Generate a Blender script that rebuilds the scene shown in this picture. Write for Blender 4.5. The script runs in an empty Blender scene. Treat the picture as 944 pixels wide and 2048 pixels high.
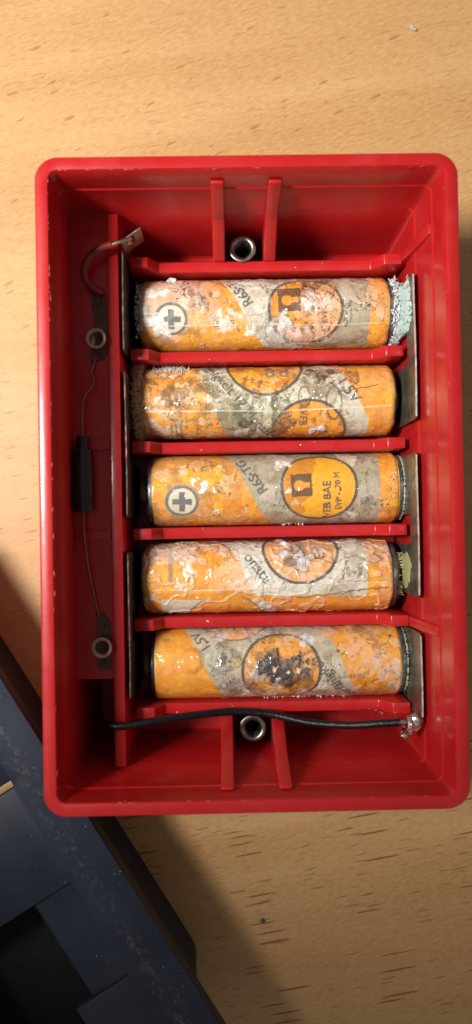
import bpy, bmesh, math, random
import numpy as np
from mathutils import Vector, Matrix

random.seed(7)
RNG = np.random.default_rng(11)
SC = bpy.context.scene
COL = SC.collection
MM = 0.001                      # everything below is written in millimetres

# ------------------------------------------------------------------ camera, world, light, exposure
cam_d = bpy.data.cameras.new('camera')
cam = bpy.data.objects.new('camera', cam_d)
COL.objects.link(cam)
SC.camera = cam
cam_d.sensor_fit = 'VERTICAL'
cam_d.sensor_height = 36.0
cam_d.lens = 27.035
cam_d.clip_start = 0.005
cam_d.clip_end = 10.0
right = Vector((0.99978663, -0.0174515, 0.01105204))
down = Vector((-0.01733667, -0.9997956, -0.01040192))
fwd = Vector((0.01123131, 0.0102081, -0.99988482))
rot = Matrix((right, -down, -fwd)).transposed()
cam.matrix_world = Matrix.Translation((0, 0, 0.167)) @ rot.to_4x4()
cam_d.dof.use_dof = True
cam_d.dof.focus_distance = 0.149
cam_d.dof.aperture_fstop = 16.0

world = bpy.data.worlds.new('World')
SC.world = world
world.use_nodes = True
bg = world.node_tree.nodes['Background']
bg.inputs['Color'].default_value = (1.0, 0.96, 0.92, 1)
bg.inputs['Strength'].default_value = 0.195

lamp_d = bpy.data.lights.new('desk_lamp_light', 'SPOT')
lamp = bpy.data.objects.new('desk_lamp_light', lamp_d)
COL.objects.link(lamp)
lamp_d.energy = 9.0
lamp_d.color = (1.0, 0.965, 0.91)
lamp_d.shadow_soft_size = 0.036
lamp_d.spot_size = math.radians(62)
lamp_d.spot_blend = 1.0
lamp.location = (-0.190, 0.036, 0.305)
aim = Vector((-0.008, 0.082, 0.0))
lamp.rotation_euler = (aim - Vector(lamp.location)).to_track_quat('-Z', 'Y').to_euler()

SC.view_settings.view_transform = 'Standard'
SC.view_settings.look = 'None'
SC.view_settings.exposure = 0.0
SC.view_settings.gamma = 1.0
SC.view_settings.use_curve_mapping = False
SC.render.engine = 'CYCLES'
SC.cycles.max_bounces = 8


# ------------------------------------------------------------------ helpers: materials
class NT:
    def __init__(s, name):
        s.m = bpy.data.materials.new(name)
        s.m.use_nodes = True
        s.t = s.m.node_tree
        s.p = s.t.nodes['Principled BSDF']
        s.out = s.t.nodes['Material Output']

    def n(s, kind, **kw):
        nd = s.t.nodes.new(kind)
        for k, v in kw.items():
            if k.startswith('i_'):
                nd.inputs[k[2:].replace('_', ' ')].default_value = v
            else:
                setattr(nd, k, v)
        return nd

    def l(s, a, b):
        s.t.links.new(a, b)

    def coords(s, scale=(1000, 1000, 1000), rot=(0, 0, 0), kind='Object'):
        tc = s.n('ShaderNodeTexCoord')
        turn = s.n('ShaderNodeMapping')          # turn first, stretch afterwards
        turn.inputs['Rotation'].default_value = rot
        mp = s.n('ShaderNodeMapping')
        mp.inputs['Scale'].default_value = scale
        s.l(tc.outputs[kind], turn.inputs['Vector'])
        s.l(turn.outputs['Vector'], mp.inputs['Vector'])
        return mp.outputs['Vector']

    def noise(s, vec, scale, detail=3, rough=0.5, dist=0.0):
        nd = s.n('ShaderNodeTexNoise')
        nd.inputs['Scale'].default_value = scale
        nd.inputs['Detail'].default_value = detail
        nd.inputs['Roughness'].default_value = rough
        nd.inputs['Distortion'].default_value = dist
        s.l(vec, nd.inputs['Vector'])
        return nd.outputs['Fac']

    def ramp(s, fac, stops):
        nd = s.n('ShaderNodeValToRGB')
        el = nd.color_ramp.elements
        while len(el) < len(stops):
            el.new(0.5)
        for e, (p, c) in zip(el, stops):
            e.position = p
            e.color = (c, c, c, 1) if isinstance(c, (int, float)) else (*c, 1)
        s.l(fac, nd.inputs['Fac'])
        return nd.outputs['Color']

    def mix(s, fac, a, b, mode='MIX'):
        nd = s.n('ShaderNodeMix', data_type='RGBA', blend_type=mode)
        for sock, v in ((nd.inputs[0], fac), (nd.inputs[6], a), (nd.inputs[7], b)):
            if isinstance(v, (int, float)):
                sock.default_value = v
            elif isinstance(v, tuple):
                sock.default_value = (*v, 1)
            else:
                s.l(v, sock)
        return nd.outputs[2]

    def math(s, op, a, b=None):
        nd = s.n('ShaderNodeMath', operation=op)
        for i, v in enumerate((a, b)):
            if v is None:
                continue
            if isinstance(v, (int, float)):
                nd.inputs[i].default_value = v
            else:
                s.l(v, nd.inputs[i])
        return nd.outputs[0]

    def bump(s, h, strength=0.3, dist=0.0001):
        nd = s.n('ShaderNodeBump')
        nd.inputs['Strength'].default_value = strength
        nd.inputs['Distance'].default_value = dist
        s.l(h, nd.inputs['Height'])
        s.l(nd.outputs['Normal'], s.p.inputs['Normal'])

    def set(s, **kw):
        for k, v in kw.items():
            sock = s.p.inputs[k.replace('_', ' ')]
            if isinstance(v, tuple):
                sock.default_value = (*v, 1) if len(v) == 3 else v
            elif isinstance(v, (int, float)):
                sock.default_value = v
            else:
                s.l(v, sock)
        return s


def mat_red():
    k = NT('red_plastic')
    v = k.coords()
    big = k.noise(v, 0.035, 3)
    fine = k.noise(v, 0.6, 4)
    col = k.mix(k.ramp(big, [(0.3, 0.0), (0.7, 1.0)]), (0.39, 0.0085, 0.010), (0.44, 0.012, 0.013))
    dust = k.ramp(k.noise(v, 1.9, 2, 0.6), [(0.735, 0.0), (0.79, 1.0)])
    dust2 = k.math('MULTIPLY', dust, k.ramp(k.noise(v, 0.08, 2), [(0.42, 0.0), (0.62, 0.55)]))
    col = k.mix(dust2, col, (0.62, 0.30, 0.27))
    # rubbed, slightly chalky patches
    rub = k.ramp(k.noise(v, 0.11, 5, 0.65), [(0.52, 0.0), (0.74, 0.24)])
    col = k.mix(rub, col, (0.52, 0.07, 0.07))
    k.set(Base_Color=col, Roughness=k.ramp(k.noise(v, 0.25, 4), [(0.3, 0.30), (0.7, 0.44)]), Specular_IOR_Level=0.35, Coat_Weight=0.22, Coat_Roughness=0.12)
    scr = k.noise(k.coords((3000, 160, 900), (0, 0, 0.5)), 1.0, 2)
    h = k.math('ADD', k.math('MULTIPLY', fine, 0.8), k.math('MULTIPLY', scr, 0.25))
    k.bump(h, 0.22, 0.00012)
    return k.m


def mat_wood():
    k = NT('beech_wood')
    tilt = math.radians(-9)
    v = k.coords((1000, 1000, 1000), (0, 0, tilt))
    warp = k.noise(v, 0.03, 2)
    vs = k.coords((55, 600, 600), (0, 0, tilt * 0.6))
    streak = k.noise(vs, 0.16, 4, 0.6, 0.4)
    broad = k.noise(k.coords((60, 260, 260), (0, 0, tilt * 0.5)), 0.09, 3, 0.5)
    col = k.mix(k.ramp(streak, [(0.3, 0.0), (0.72, 1.0)]), (0.585, 0.345, 0.15), (0.46, 0.235, 0.083))
    col = k.mix(k.ramp(broad, [(0.42, 0.0), (0.66, 0.6)]), col, (0.41, 0.195, 0.066))
    fleck = k.noise(k.coords((420, 1500, 1000), (0, 0, math.radians(-24))), 1.3, 3, 0.7)
    col = k.mix(k.ramp(fleck, [(0.36, 0.0), (0.72, 0.5)]), col, (0.68, 0.44, 0.22))
    fl2 = k.noise(k.coords((500, 1700, 1000), (0, 0, math.radians(-14))), 1.1, 2, 0.6)
    col = k.mix(k.ramp(fl2, [(0.50, 0.0), (0.74, 0.36)]), col, (0.36, 0.165, 0.052))

    def pores(lx, ly, ang, thr, keep, seed):
        vv = k.coords((1000 / lx, 1000 / ly, 0.0), (0, 0, ang))
        add = k.n('ShaderNodeVectorMath', operation='ADD')
        nz = k.n('ShaderNodeTexNoise')
        nz.inputs['Scale'].default_value = 1.1
        nz.inputs['Detail'].default_value = 3
        k.l(v, nz.inputs['Vector'])
        sc = k.n('ShaderNodeVectorMath', operation='MULTIPLY')
        sc.inputs[1].default_value = (0.10, 0.22, 0)
        k.l(nz.outputs['Color'], sc.inputs[0])
        k.l(vv, add.inputs[0])
        k.l(sc.outputs[0], add.inputs[1])
        vo = k.n('ShaderNodeTexVoronoi', voronoi_dimensions='2D', feature='F1')
        vo.inputs['Scale'].default_value = 1.0
        off = k.n('ShaderNodeVectorMath', operation='ADD')
        off.inputs[1].default_value = (seed, seed * 1.7, 0)
        k.l(add.outputs[0], off.inputs[0])
        k.l(off.outputs[0], vo.inputs['Vector'])
        sep = k.n('ShaderNodeSeparateColor')
        k.l(vo.outputs['Color'], sep.inputs[0])
        size = k.math('MULTIPLY', k.math('MAXIMUM', k.math('SUBTRACT', sep.outputs[0], 1 - keep), 0.0), thr / keep)
        return k.math('MINIMUM', k.math('MULTIPLY', k.math('MAXIMUM', k.math('SUBTRACT', size, vo.outputs['Distance']), 0.0), 22.0), 1.0)

    tc = k.n('ShaderNodeTexCoord')
    sepxyz = k.n('ShaderNodeSeparateXYZ')
    k.l(tc.outputs['Object'], sepxyz.inputs[0])
    upper = k.ramp(k.math('ADD', k.math('MULTIPLY', sepxyz.outputs['Y'], 20.0), 0.0), [(0.2, 0.0), (0.9, 1.0)])
    p1 = k.math('MULTIPLY', pores(24, 1.4, math.radians(-9), 0.19, 0.75, 3.1), k.math('SUBTRACT', 1.0, k.math('MULTIPLY', upper, 0.85)))
    p2 = k.math('MULTIPLY', pores(11, 1.0, math.radians(-11), 0.18, 0.5, 9.7), 0.75)
    p3 = k.math('MULTIPLY', pores(9, 2.0, math.radians(-24), 0.17, 0.42, 5.3), k.math('MULTIPLY', upper, 0.6))
    pore = k.math('MAXIMUM', k.math('MAXIMUM', p1, k.math('MULTIPLY', p2, k.math('SUBTRACT', 1.0, k.math('MULTIPLY', upper, 0.5)))), p3)
    col = k.mix(k.math('MULTIPLY', pore, 0.82), col, (0.20, 0.080, 0.026))
    k.set(Base_Color=col, Roughness=k.ramp(fleck, [(0.3, 0.42), (0.7, 0.58)]), Specular_IOR_Level=0.35)
    h = k.math('SUBTRACT', k.math('MULTIPLY', fleck, 0.5), k.math('MULTIPLY', pore, 1.0))
    k.bump(h, 0.14, 0.00012)
    return k.m


def mat_simple(name, col, rough=0.5, metal=0.0, var=0.25, scale=0.5, bump=0.0, col2=None, spec=0.5, coat=0.0, bscale=1.2):
    k = NT(name)
    v = k.coords()
    c2 = col2 or tuple(min(1, c * (1 - var)) for c in col)
    f = k.noise(v, scale, 4, 0.6)
    c = k.mix(k.ramp(f, [(0.35, 0.0), (0.66, 1.0)]), col, c2)
    k.set(Base_Color=c, Metallic=metal, Specular_IOR_Level=spec, Coat_Weight=coat, Coat_Roughness=0.1,
          Roughness=k.ramp(k.noise(v, scale * 1.7, 3), [(0.3, max(0.03, rough - 0.08)), (0.7, min(1, rough + 0.1))]))
    if bump:
        k.bump(k.noise(v, bscale, 4, 0.6), bump, 0.00015)
    return k.m


def mat_label():
    k = NT('battery_jacket_paper')
    at = k.n('ShaderNodeAttribute', attribute_name='print')
    ar = k.n('ShaderNodeAttribute', attribute_name='gloss')
    v = k.coords()
    grain = k.noise(v, 3.2, 3, 0.7)
    col = k.mix(k.ramp(grain, [(0.35, 0.0), (0.85, 0.14)]), at.outputs['Color'], (0.30, 0.20, 0.12))
    k.set(Base_Color=col, Roughness=0.55, Coat_Weight=ar.outputs['Fac'], Coat_Roughness=0.075, Coat_IOR=1.6)
    wr = k.n('ShaderNodeBump')                   # wrinkles of the clear film over the print
    wr.inputs['Strength'].default_value = 1.0
    wr.inputs['Distance'].default_value = 0.0006
    k.l(k.math('ADD', k.noise(v, 0.30, 3, 0.55, 0.8), k.math('MULTIPLY', k.noise(v, 1.3, 2, 0.5), 0.07)), wr.inputs['Height'])
    k.l(wr.outputs['Normal'], k.p.inputs['Coat Normal'])
    k.bump(k.math('ADD', k.noise(v, 1.1, 4, 0.65), k.math('MULTIPLY', grain, 0.3)), 0.2, 0.0002)
    return k.m


def mat_black_cover():
    k = NT('black_cover_plastic')
    v = k.coords()
    f = k.noise(v, 0.07, 4, 0.6)
    col = k.mix(k.ramp(f, [(0.3, 0.0), (0.7, 1.0)]), (0.012, 0.017, 0.031), (0.022, 0.029, 0.048))
    # dusty rubbed streak running along the long edge and loose specks
    tc = k.n('ShaderNodeTexCoord')
    sp = k.n('ShaderNodeSeparateXYZ')
    k.l(tc.outputs['Object'], sp.inputs[0])
    y_mm = k.math('MULTIPLY', sp.outputs['Y'], 1000.0)
    band = k.math('SUBTRACT', 1.0, k.math('MINIMUM', k.math('DIVIDE', k.math('ABSOLUTE', k.math('ADD', y_mm, 5.6)), 2.6), 1.0))
    dust = k.math('MULTIPLY', band, k.ramp(k.noise(v, 0.45, 6, 0.85), [(0.50, 0.0), (0.72, 1.0)]))
    col = k.mix(k.math('MULTIPLY', dust, 0.36), col, (0.30, 0.28, 0.25))
    speck = k.math('MULTIPLY', k.ramp(k.noise(v, 1.7, 2, 0.5), [(0.70, 0.0), (0.78, 1.0)]), k.ramp(k.noise(v, 0.10, 2), [(0.48, 0.02), (0.62, 0.6)]))
    col = k.mix(speck, col, (0.36, 0.34, 0.31))
    k.set(Base_Color=col, Roughness=k.ramp(f, [(0.3, 0.44), (0.7, 0.6)]), Specular_IOR_Level=0.3)
    k.bump(k.noise(v, 1.6, 4, 0.7), 0.25, 0.00012)
    return k.m


M_RED = mat_red()
M_WOOD = mat_wood()
M_LABEL = mat_label()
M_COVER = mat_black_cover()
M_STEEL = mat_simple('tinned_steel', (0.46, 0.44, 0.38), 0.36, 1.0, 0.35, 0.5, 0.12)
M_PLATE = mat_simple('tarnished_plate', (0.30, 0.30, 0.25), 0.3, 0.8, 0.45, 0.22, 0.15, col2=(0.15, 0.15, 0.12))
M_EDGE = mat_simple('sheared_steel', (0.60, 0.57, 0.50), 0.4, 0.35, 0.35, 0.6)
M_SHADEDPLATE = mat_simple('shaded_plate', (0.04, 0.033, 0.028), 0.6, 0.3, 0.5, 0.3, 0.2)  # darker copy of the plate metal, shade put into its colour
M_EYELET = mat_simple('eyelet_metal', (0.30, 0.285, 0.26), 0.34, 1.0, 0.4, 0.6, 0.1)
M_BRASSY = mat_simple('old_brass', (0.55, 0.40, 0.30), 0.42, 0.7, 0.4, 0.5, 0.1)
M_LUG = mat_simple('dark_lug', (0.13, 0.075, 0.06), 0.5, 0.5, 0.5, 0.4, 0.2)
M_RING = mat_simple('grey_zinc_ring', (0.22, 0.235, 0.25), 0.34, 0.6, 0.55, 0.55, 0.4, col2=(0.07, 0.075, 0.085))
M_BLACKRING = mat_simple('black_seal', (0.035, 0.035, 0.04), 0.4, 0.0, 0.4, 0.6, 0.3, coat=0.5)
M_SILVER = mat_simple('crusty_silver', (0.50, 0.52, 0.52), 0.4, 0.8, 0.75, 0.9, 0.6, col2=(0.10, 0.10, 0.11))
M_BLACKWIRE = mat_simple('black_insulation', (0.006, 0.006, 0.009), 0.38, 0.0, 0.3, 0.8, 0.9, spec=0.35)
M_REDWIRE = mat_simple('brown_red_insulation', (0.22, 0.02, 0.012), 0.4, 0.0, 0.3, 0.5, 0.2)
M_LEAD = mat_simple('tinned_lead', (0.30, 0.17, 0.12), 0.35, 0.9, 0.3, 0.5, 0.0)
M_SOLDER = mat_simple('solder', (0.78, 0.75, 0.72), 0.16, 1.0, 0.3, 0.5, 0.35)
M_CAPBODY = mat_simple('black_capacitor', (0.010, 0.010, 0.013), 0.2, 0.0, 0.3, 0.4, 0.12)
M_PRINT = mat_simple('faded_print', (0.055, 0.05, 0.05), 0.6)
M_CRYST_W = mat_simple('white_crystals', (0.66, 0.68, 0.68), 0.55, 0.0, 0.25, 0.7)
M_CRYST_B = mat_simple('brown_crystals', (0.72, 0.54, 0.38), 0.5, 0.0, 0.4, 0.4, col2=(0.52, 0.34, 0.20))
M_CRYST_Y = mat_simple('cream_crystals', (0.72, 0.58, 0.32), 0.55, 0.0, 0.3, 0.5)
M_TEAL = mat_simple('verdigris', (0.36, 0.56, 0.52), 0.7, 0.0, 0.2, 0.45, 0.8, col2=(0.52, 0.62, 0.60))
M_YCRUST = mat_simple('yellow_crust', (0.36, 0.30, 0.12), 0.7, 0.0, 0.3, 0.45, 0.6, col2=(0.26, 0.30, 0.14))
M_SCUFF = mat_simple('scuffed_red', (0.46, 0.06, 0.06), 0.45, 0.0, 0.5, 0.8)
M_CRUMB_B = mat_simple('blue_grey_crumb', (0.10, 0.13, 0.18), 0.6)
M_CRUMB_W = mat_simple('pale_crumb', (0.50, 0.47, 0.43), 0.7)


# ------------------------------------------------------------------ helpers: objects and meshes
def tag(o, label=None, cat=None, group=None, kind=None):
    for k_, v_ in (('label', label), ('category', cat), ('group', group), ('kind', kind)):
        if v_:
            o[k_] = v_
    return o


def empty(name, loc):
    o = bpy.data.objects.new(name, None)
    o.empty_display_size = 0.005
    COL.objects.link(o)
    o.location = Vector(loc) * MM
    return o


def link_mesh(name, me, mat, parent=None):
    o = bpy.data.objects.new(name, me)
    me.materials.append(mat)
    COL.objects.link(o)
    if parent:
        o.parent = parent
    return o


def origin(parent):
    p = Vector((0, 0, 0))
    while parent is not None:
        p += Vector(parent.location)
        parent = parent.parent
    return p / MM


def mesh_obj(name, verts, faces, mat, parent=None, smooth=False, bevel=0.0, seg=2, sharp=40, loc=None):
    """verts in world millimetres; stored relative to the parent (or to loc)."""
    off = origin(parent) + (Vector(loc) if loc is not None else Vector((0, 0, 0)))
    me = bpy.data.meshes.new(name)
    bm = bmesh.new()
    bv = [bm.verts.new((Vector(v) - off) * MM) for v in verts]
    for f in faces:
        try:
            bm.faces.new([bv[i] for i in f])
        except ValueError:
            pass
    bmesh.ops.recalc_face_normals(bm, faces=bm.faces)
    if bevel:
        ed = [e for e in bm.edges if len(e.link_faces) == 2 and e.calc_face_angle(0) > 0.3]
        bmesh.ops.bevel(bm, geom=ed, offset=bevel * MM, segments=seg, profile=0.5, affect='EDGES', clamp_overlap=True)
    bm.to_mesh(me)
    bm.free()
    if smooth or bevel:
        me.polygons.foreach_set('use_smooth', [True] * len(me.polygons))
        me.set_sharp_from_angle(angle=math.radians(sharp))
    o = link_mesh(name, me, mat, parent)
    if loc is not None:
        o.location = Vector(loc) * MM
    return o


def box(x0, x1, y0, y1, z0, z1):
    v = [(x, y, z) for z in (z0, z1) for (x, y) in ((x0, y0), (x1, y0), (x1, y1), (x0, y1))]
    f = [(0, 3, 2, 1), (4, 5, 6, 7), (0, 1, 5, 4), (1, 2, 6, 5), (2, 3, 7, 6), (3, 0, 4, 7)]
    return v, f


def prism(poly, a0, a1, axis, taper=0.0):
    """poly of 2-D points swept along axis ('x': poly=(y,z); 'y': poly=(x,z); 'z': poly=(x,y))."""
    n = len(poly)
    vs = []
    for a in (a0, a1):
        for p, q in poly:
            vs.append({'x': (a, p, q), 'y': (p, a, q), 'z': (p, q, a)}[axis])
    f = [tuple(range(n)), tuple(range(2 * n - 1, n - 1, -1))]
    for i in range(n):
        j = (i + 1) % n
        f.append((i, j, n + j, n + i))
    return vs, f


def catmull(pts, per=8):
    P = [np.array(p, float) for p in pts]
    P = [2 * P[0] - P[1]] + P + [2 * P[-1] - P[-2]]
    out = []
    for i in range(1, len(P) - 2):
        for t in np.linspace(0, 1, per, endpoint=False):
            a, b, c, d = P[i - 1], P[i], P[i + 1], P[i + 2]
            out.append(0.5 * (2 * b + (c - a) * t + (2 * a - 5 * b + 4 * c - d) * t * t + (3 * b - a - 3 * c + d) * t ** 3))
    out.append(P[-2])
    return out


def tube(pts, r, seg=12, per=8, rad=None, jitter=0.0):
    C = catmull(pts, per)
    vs, fs = [], []
    up = np.array([0.13, 0.21, 0.97])
    for i, c in enumerate(C):
        d = C[min(i + 1, len(C) - 1)] - C[max(i - 1, 0)]
        d /= np.linalg.norm(d) + 1e-9
        s = np.cross(d, up)
        s /= np.linalg.norm(s) + 1e-9
        u = np.cross(s, d)
        rr = rad(i / (len(C) - 1)) if rad else r
        for k_ in range(seg):
            a = 2 * math.pi * k_ / seg
            q = rr * (1 + jitter * random.uniform(-1, 1))
            vs.append(tuple(c + q * (math.cos(a) * s + math.sin(a) * u)))
    for i in range(len(C) - 1):
        for k_ in range(seg):
            a, b = i * seg + k_, i * seg + (k_ + 1) % seg
            fs.append((a, b, b + seg, a + seg))
    fs.append(tuple(range(seg)))
    fs.append(tuple(range(len(vs) - 1, len(vs) - seg - 1, -1)))
    return vs, fs


def lathe(profile, axis, centre, seg=40, cap=True):
    """profile: list of (along, radius)."""
    vs, fs = [], []
    for a, r in profile:
        for k_ in range(seg):
            t = 2 * math.pi * k_ / seg
            c, s = r * math.cos(t), r * math.sin(t)
            p = {'x': (a, c, s), 'y': (c, a, s), 'z': (c, s, a)}[axis]
            vs.append((p[0] + centre[0], p[1] + centre[1], p[2] + centre[2]))
    for i in range(len(profile) - 1):
        for k_ in range(seg):
            a, b = i * seg + k_, i * seg + (k_ + 1) % seg
            fs.append((a, b, b + seg, a + seg))
    if cap:
        if profile[0][1] > 0.01:
            fs.append(tuple(range(seg)))
        if profile[-1][1] > 0.01:
            n = len(vs)
            fs.append(tuple(range(n - 1, n - seg - 1, -1)))
    return vs, fs


def join_shapes(shapes):
    V, F = [], []
    for v, f in shapes:
        b = len(V)
        V += list(v)
        F += [tuple(i + b for i in q) for q in f]
    return V, F


def needle(base, d, length, r):
    d = np.array(d, float)
    d /= np.linalg.norm(d) + 1e-9
    s = np.cross(d, (0.3, 0.5, 0.8))
    s /= np.linalg.norm(s) + 1e-9
    u = np.cross(d, s)
    b = np.array(base, float)
    vs = [tuple(b + r * (math.cos(t) * s + math.sin(t) * u)) for t in (0, 2.1, 4.2)] + [tuple(b + d * length)]
    return vs, [(0, 1, 3), (1, 2, 3), (2, 0, 3), (0, 2, 1)]


def nugget(c, r, squash=(1, 1, 1)):
    """a small irregular lump"""
    t = (1 + 5 ** 0.5) / 2
    V = [(-1, t, 0), (1, t, 0), (-1, -t, 0), (1, -t, 0), (0, -1, t), (0, 1, t), (0, -1, -t), (0, 1, -t), (t, 0, -1), (t, 0, 1), (-t, 0, -1), (-t, 0, 1)]
    F = [(0, 11, 5), (0, 5, 1), (0, 1, 7), (0, 7, 10), (0, 10, 11), (1, 5, 9), (5, 11, 4), (11, 10, 2), (10, 7, 6), (7, 1, 8),
         (3, 9, 4), (3, 4, 2), (3, 2, 6), (3, 6, 8), (3, 8, 9), (4, 9, 5), (2, 4, 11), (6, 2, 10), (8, 6, 7), (9, 8, 1)]
    a = random.uniform(0, 6.28)
    out = []
    for v in V:
        q = r * random.uniform(0.6, 1.15) / 1.9
        x, y, z = v[0] * q * squash[0], v[1] * q * squash[1], v[2] * q * squash[2]
        out.append((c[0] + x * math.cos(a) - y * math.sin(a), c[1] + x * math.sin(a) + y * math.cos(a), c[2] + z))
    return out, F


# ------------------------------------------------------------------ setting: the table
tv, tf = box(-330, 330, -330, 330, -18, 0)
tag(mesh_obj('table', tv, tf, M_WOOD), 'beech wood table top with short dark pores', 'table', kind='structure')

# ------------------------------------------------------------------ the red case
X0, X1, Y0, Y1 = -31.1, 39.5, -48.5, 60.75
case = empty('battery_case', (4.2, 6.4, 0))
tag(case, 'open red plastic battery case lying on the wooden table', 'battery case')


def ring(x0, x1, y0, y1, r, z, n=8):
    out = []
    for cx, cy, a0 in ((x1 - r, y1 - r, 0), (x0 + r, y1 - r, 90), (x0 + r, y0 + r, 180), (x1 - r, y0 + r, 270)):
        for i in range(n + 1):
            a = math.radians(a0 + 90 * i / n)
            out.append((cx + r * math.cos(a), cy + r * math.sin(a), z))
    return out


def inset(d, r, z):
    return ring(X0 + d, X1 - d, Y0 + d, Y1 - d, r, z)


RINGS = [inset(2.2, 2.6, 0.0), inset(1.5, 3.0, 0.5), inset(1.3, 3.1, 2.0), inset(0.45, 3.7, 33.0), inset(0.1, 3.8, 38.2), inset(0.0, 3.8, 39.2), inset(0.06, 3.8, 39.6), inset(0.22, 3.7, 39.88), inset(0.5, 3.5, 40.0),
         inset(1.9, 2.0, 40.0), inset(2.2, 1.8, 39.92), inset(2.38, 1.6, 39.65),
         ring(-28.62, 36.9, -46.0, 58.0, 1.5, 37.0),
         ring(-28.6, 36.72, -45.95, 57.95, 1.5, 33.8), ring(-28.42, 36.5, -45.75, 57.75, 1.4, 33.45),
         ring(-28.4, 36.1, -45.7, 57.7, 1.4, 24.3), ring(-28.2, 35.85, -45.5, 57.5, 1.3, 23.9),
         ring(-27.6, 35.5, -44.6, 56.5, 1.0, 2.9), ring(-27.2, 35.1, -44.2, 56.1, 0.8, 2.5)]
sv, sf = [], []
for r_ in RINGS:
    sv += r_
NR = len(RINGS[0])
for i in range(len(RINGS) - 1):
    for j in range(NR):
        a, b = i * NR + j, i * NR + (j + 1) % NR
        sf.append((a, b, b + NR, a + NR))
sf.append(tuple(range(NR)))
sf.append(tuple(range(len(sv) - NR, len(sv))))
mesh_obj('shell', sv, sf, M_RED, case, smooth=True, sharp=28)

# raised bay floor, side shelf and the partition beside it
mesh_obj('bay_floor', *box(-19.6, 35.2, -36.2, 49.4, 2.3, 4.4), M_RED, case)
mesh_obj('shelf', *box(-28.35, -21.5, -29.0, 57.55, 2.3, 24.0), M_RED, case)
pv, pf = prism([(-21.7, 2.3), (-19.0, 2.3), (-19.45, 24.35), (-21.55, 24.35)], -45.3, 57.4, 'y')
mesh_obj('partition_wall', pv, pf, M_RED, case, bevel=0.22)
for y in (14.3, -2.4):
    mesh_obj('shelf_rib', *box(-28.2, -21.6, y - 0.9, y + 0.9, 23.9, 24.5), M_RED, case, bevel=0.2)

DIV_Y = (50.0, 32.2, 14.35, -2.45, -20.0, -36.8)
for y in DIV_Y:
    prof = [(-18.15, 4.3), (34.6, 4.3), (34.6, 19.0), (31.2, 19.0), (29.2, 15.6), (-12.8, 15.6), (-14.6, 19.0), (-18.15, 19.0)]
    vs, fs = prism(prof, y - 1.08, y + 1.08, 'y')
    # the walls are a little thicker at their foot
    vs = [(v[0], y + (v[1] - y) * (1.0 + 0.25 * max(0, (16 - v[2]) / 12)), v[2]) for v in vs]
    mesh_obj('divider', vs, fs, M_RED, case, bevel=0.2)

for y in (50.4, -20.05):
    prof = [(34.62, 2.6), (35.4, 2.6), (36.62, 33.2), (36.1, 33.2), (34.62, 19.6)]
    mesh_obj('gusset', *prism(prof, y - 0.95, y + 0.95, 'y'), M_RED, case, bevel=0.18)

for xc in (-0.75, 9.15):
    w2 = 1.2
    prof = [(50.9, 2.4), (56.6, 2.4), (57.9, 36.9), (57.2, 36.7), (55.6, 25.0), (50.9, 16.2)]
    mesh_obj('support_fin', *prism(prof, xc - w2, xc + w2, 'x'), M_RED, case, bevel=0.62, seg=3)
    prof = [(-37.7, 2.4), (-44.8, 2.4), (-45.9, 36.2), (-45.2, 36.0), (-42.4, 24.6), (-37.7, 16.2)]
    mesh_obj('support_fin', *prism(prof, xc - w2, xc + w2, 'x'), M_RED, case, bevel=0.62, seg=3)


def eyelet(name, c, r, h, mat, z0):
    prof = [(z0, r * 0.86), (h - 0.35, r * 0.86), (h - 0.25, r), (h - 0.08, r * 1.03), (h, r * 0.93), (h - 0.03, r * 0.76), (h - 0.3, r * 0.64), (z0 + 0.08, r * 0.6), (z0 + 0.08, 0.02)]
    return mesh_obj(name, *lathe(prof, 'z', (c[0], c[1], 0), 36), mat, case, smooth=True, sharp=50)


eyelet('eyelet', (3.85, 53.4), 2.55, 16.2, M_EYELET, 2.6)
eyelet('eyelet', (4.2, -40.9), 2.5, 16.2, M_EYELET, 2.6)
eyelet('rivet', (-23.6, 33.75), 1.85, 26.1, M_BRASSY, 24.05)
eyelet('rivet', (-23.4, -22.95), 1.85, 26.1, M_BRASSY, 24.05)

# worn flakes on the inner rim edge
parts = []
for _ in range(110):
    side = random.random()
    if side < 0.36:
        p = (random.uniform(-28, 36.6), Y1 - 2.3 + random.gauss(0, 0.10))
        sq = (4.0, 0.6, 0.25)
        a = 0
    elif side < 0.62:
        p = (random.uniform(-28, 36.6), Y0 + 2.3 + random.gauss(0, 0.10))
        sq = (4.0, 0.6, 0.25)
    elif side < 0.84:
        p = (X0 + 2.3 + random.gauss(0, 0.08), random.uniform(-45, 57))
        sq = (0.6, 4.0, 0.25)
    else:
        p = (X1 - 2.3 + random.gauss(0, 0.08), random.uniform(-45, 57))
        sq = (0.6, 4.0, 0.25)
    r = random.uniform(0.06, 0.17)
    v, f = nugget((0, 0, 0), r)
    # no turn: stretched along the rim
    parts.append(([(p[0] + q[0] * sq[0], p[1] + q[1] * sq[1], 39.86 + q[2] * sq[2]) for q in v], f))
tag(mesh_obj('rim_scuffs', *join_shapes(parts), M_SCUFF, case, smooth=True), kind='stuff')

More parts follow.
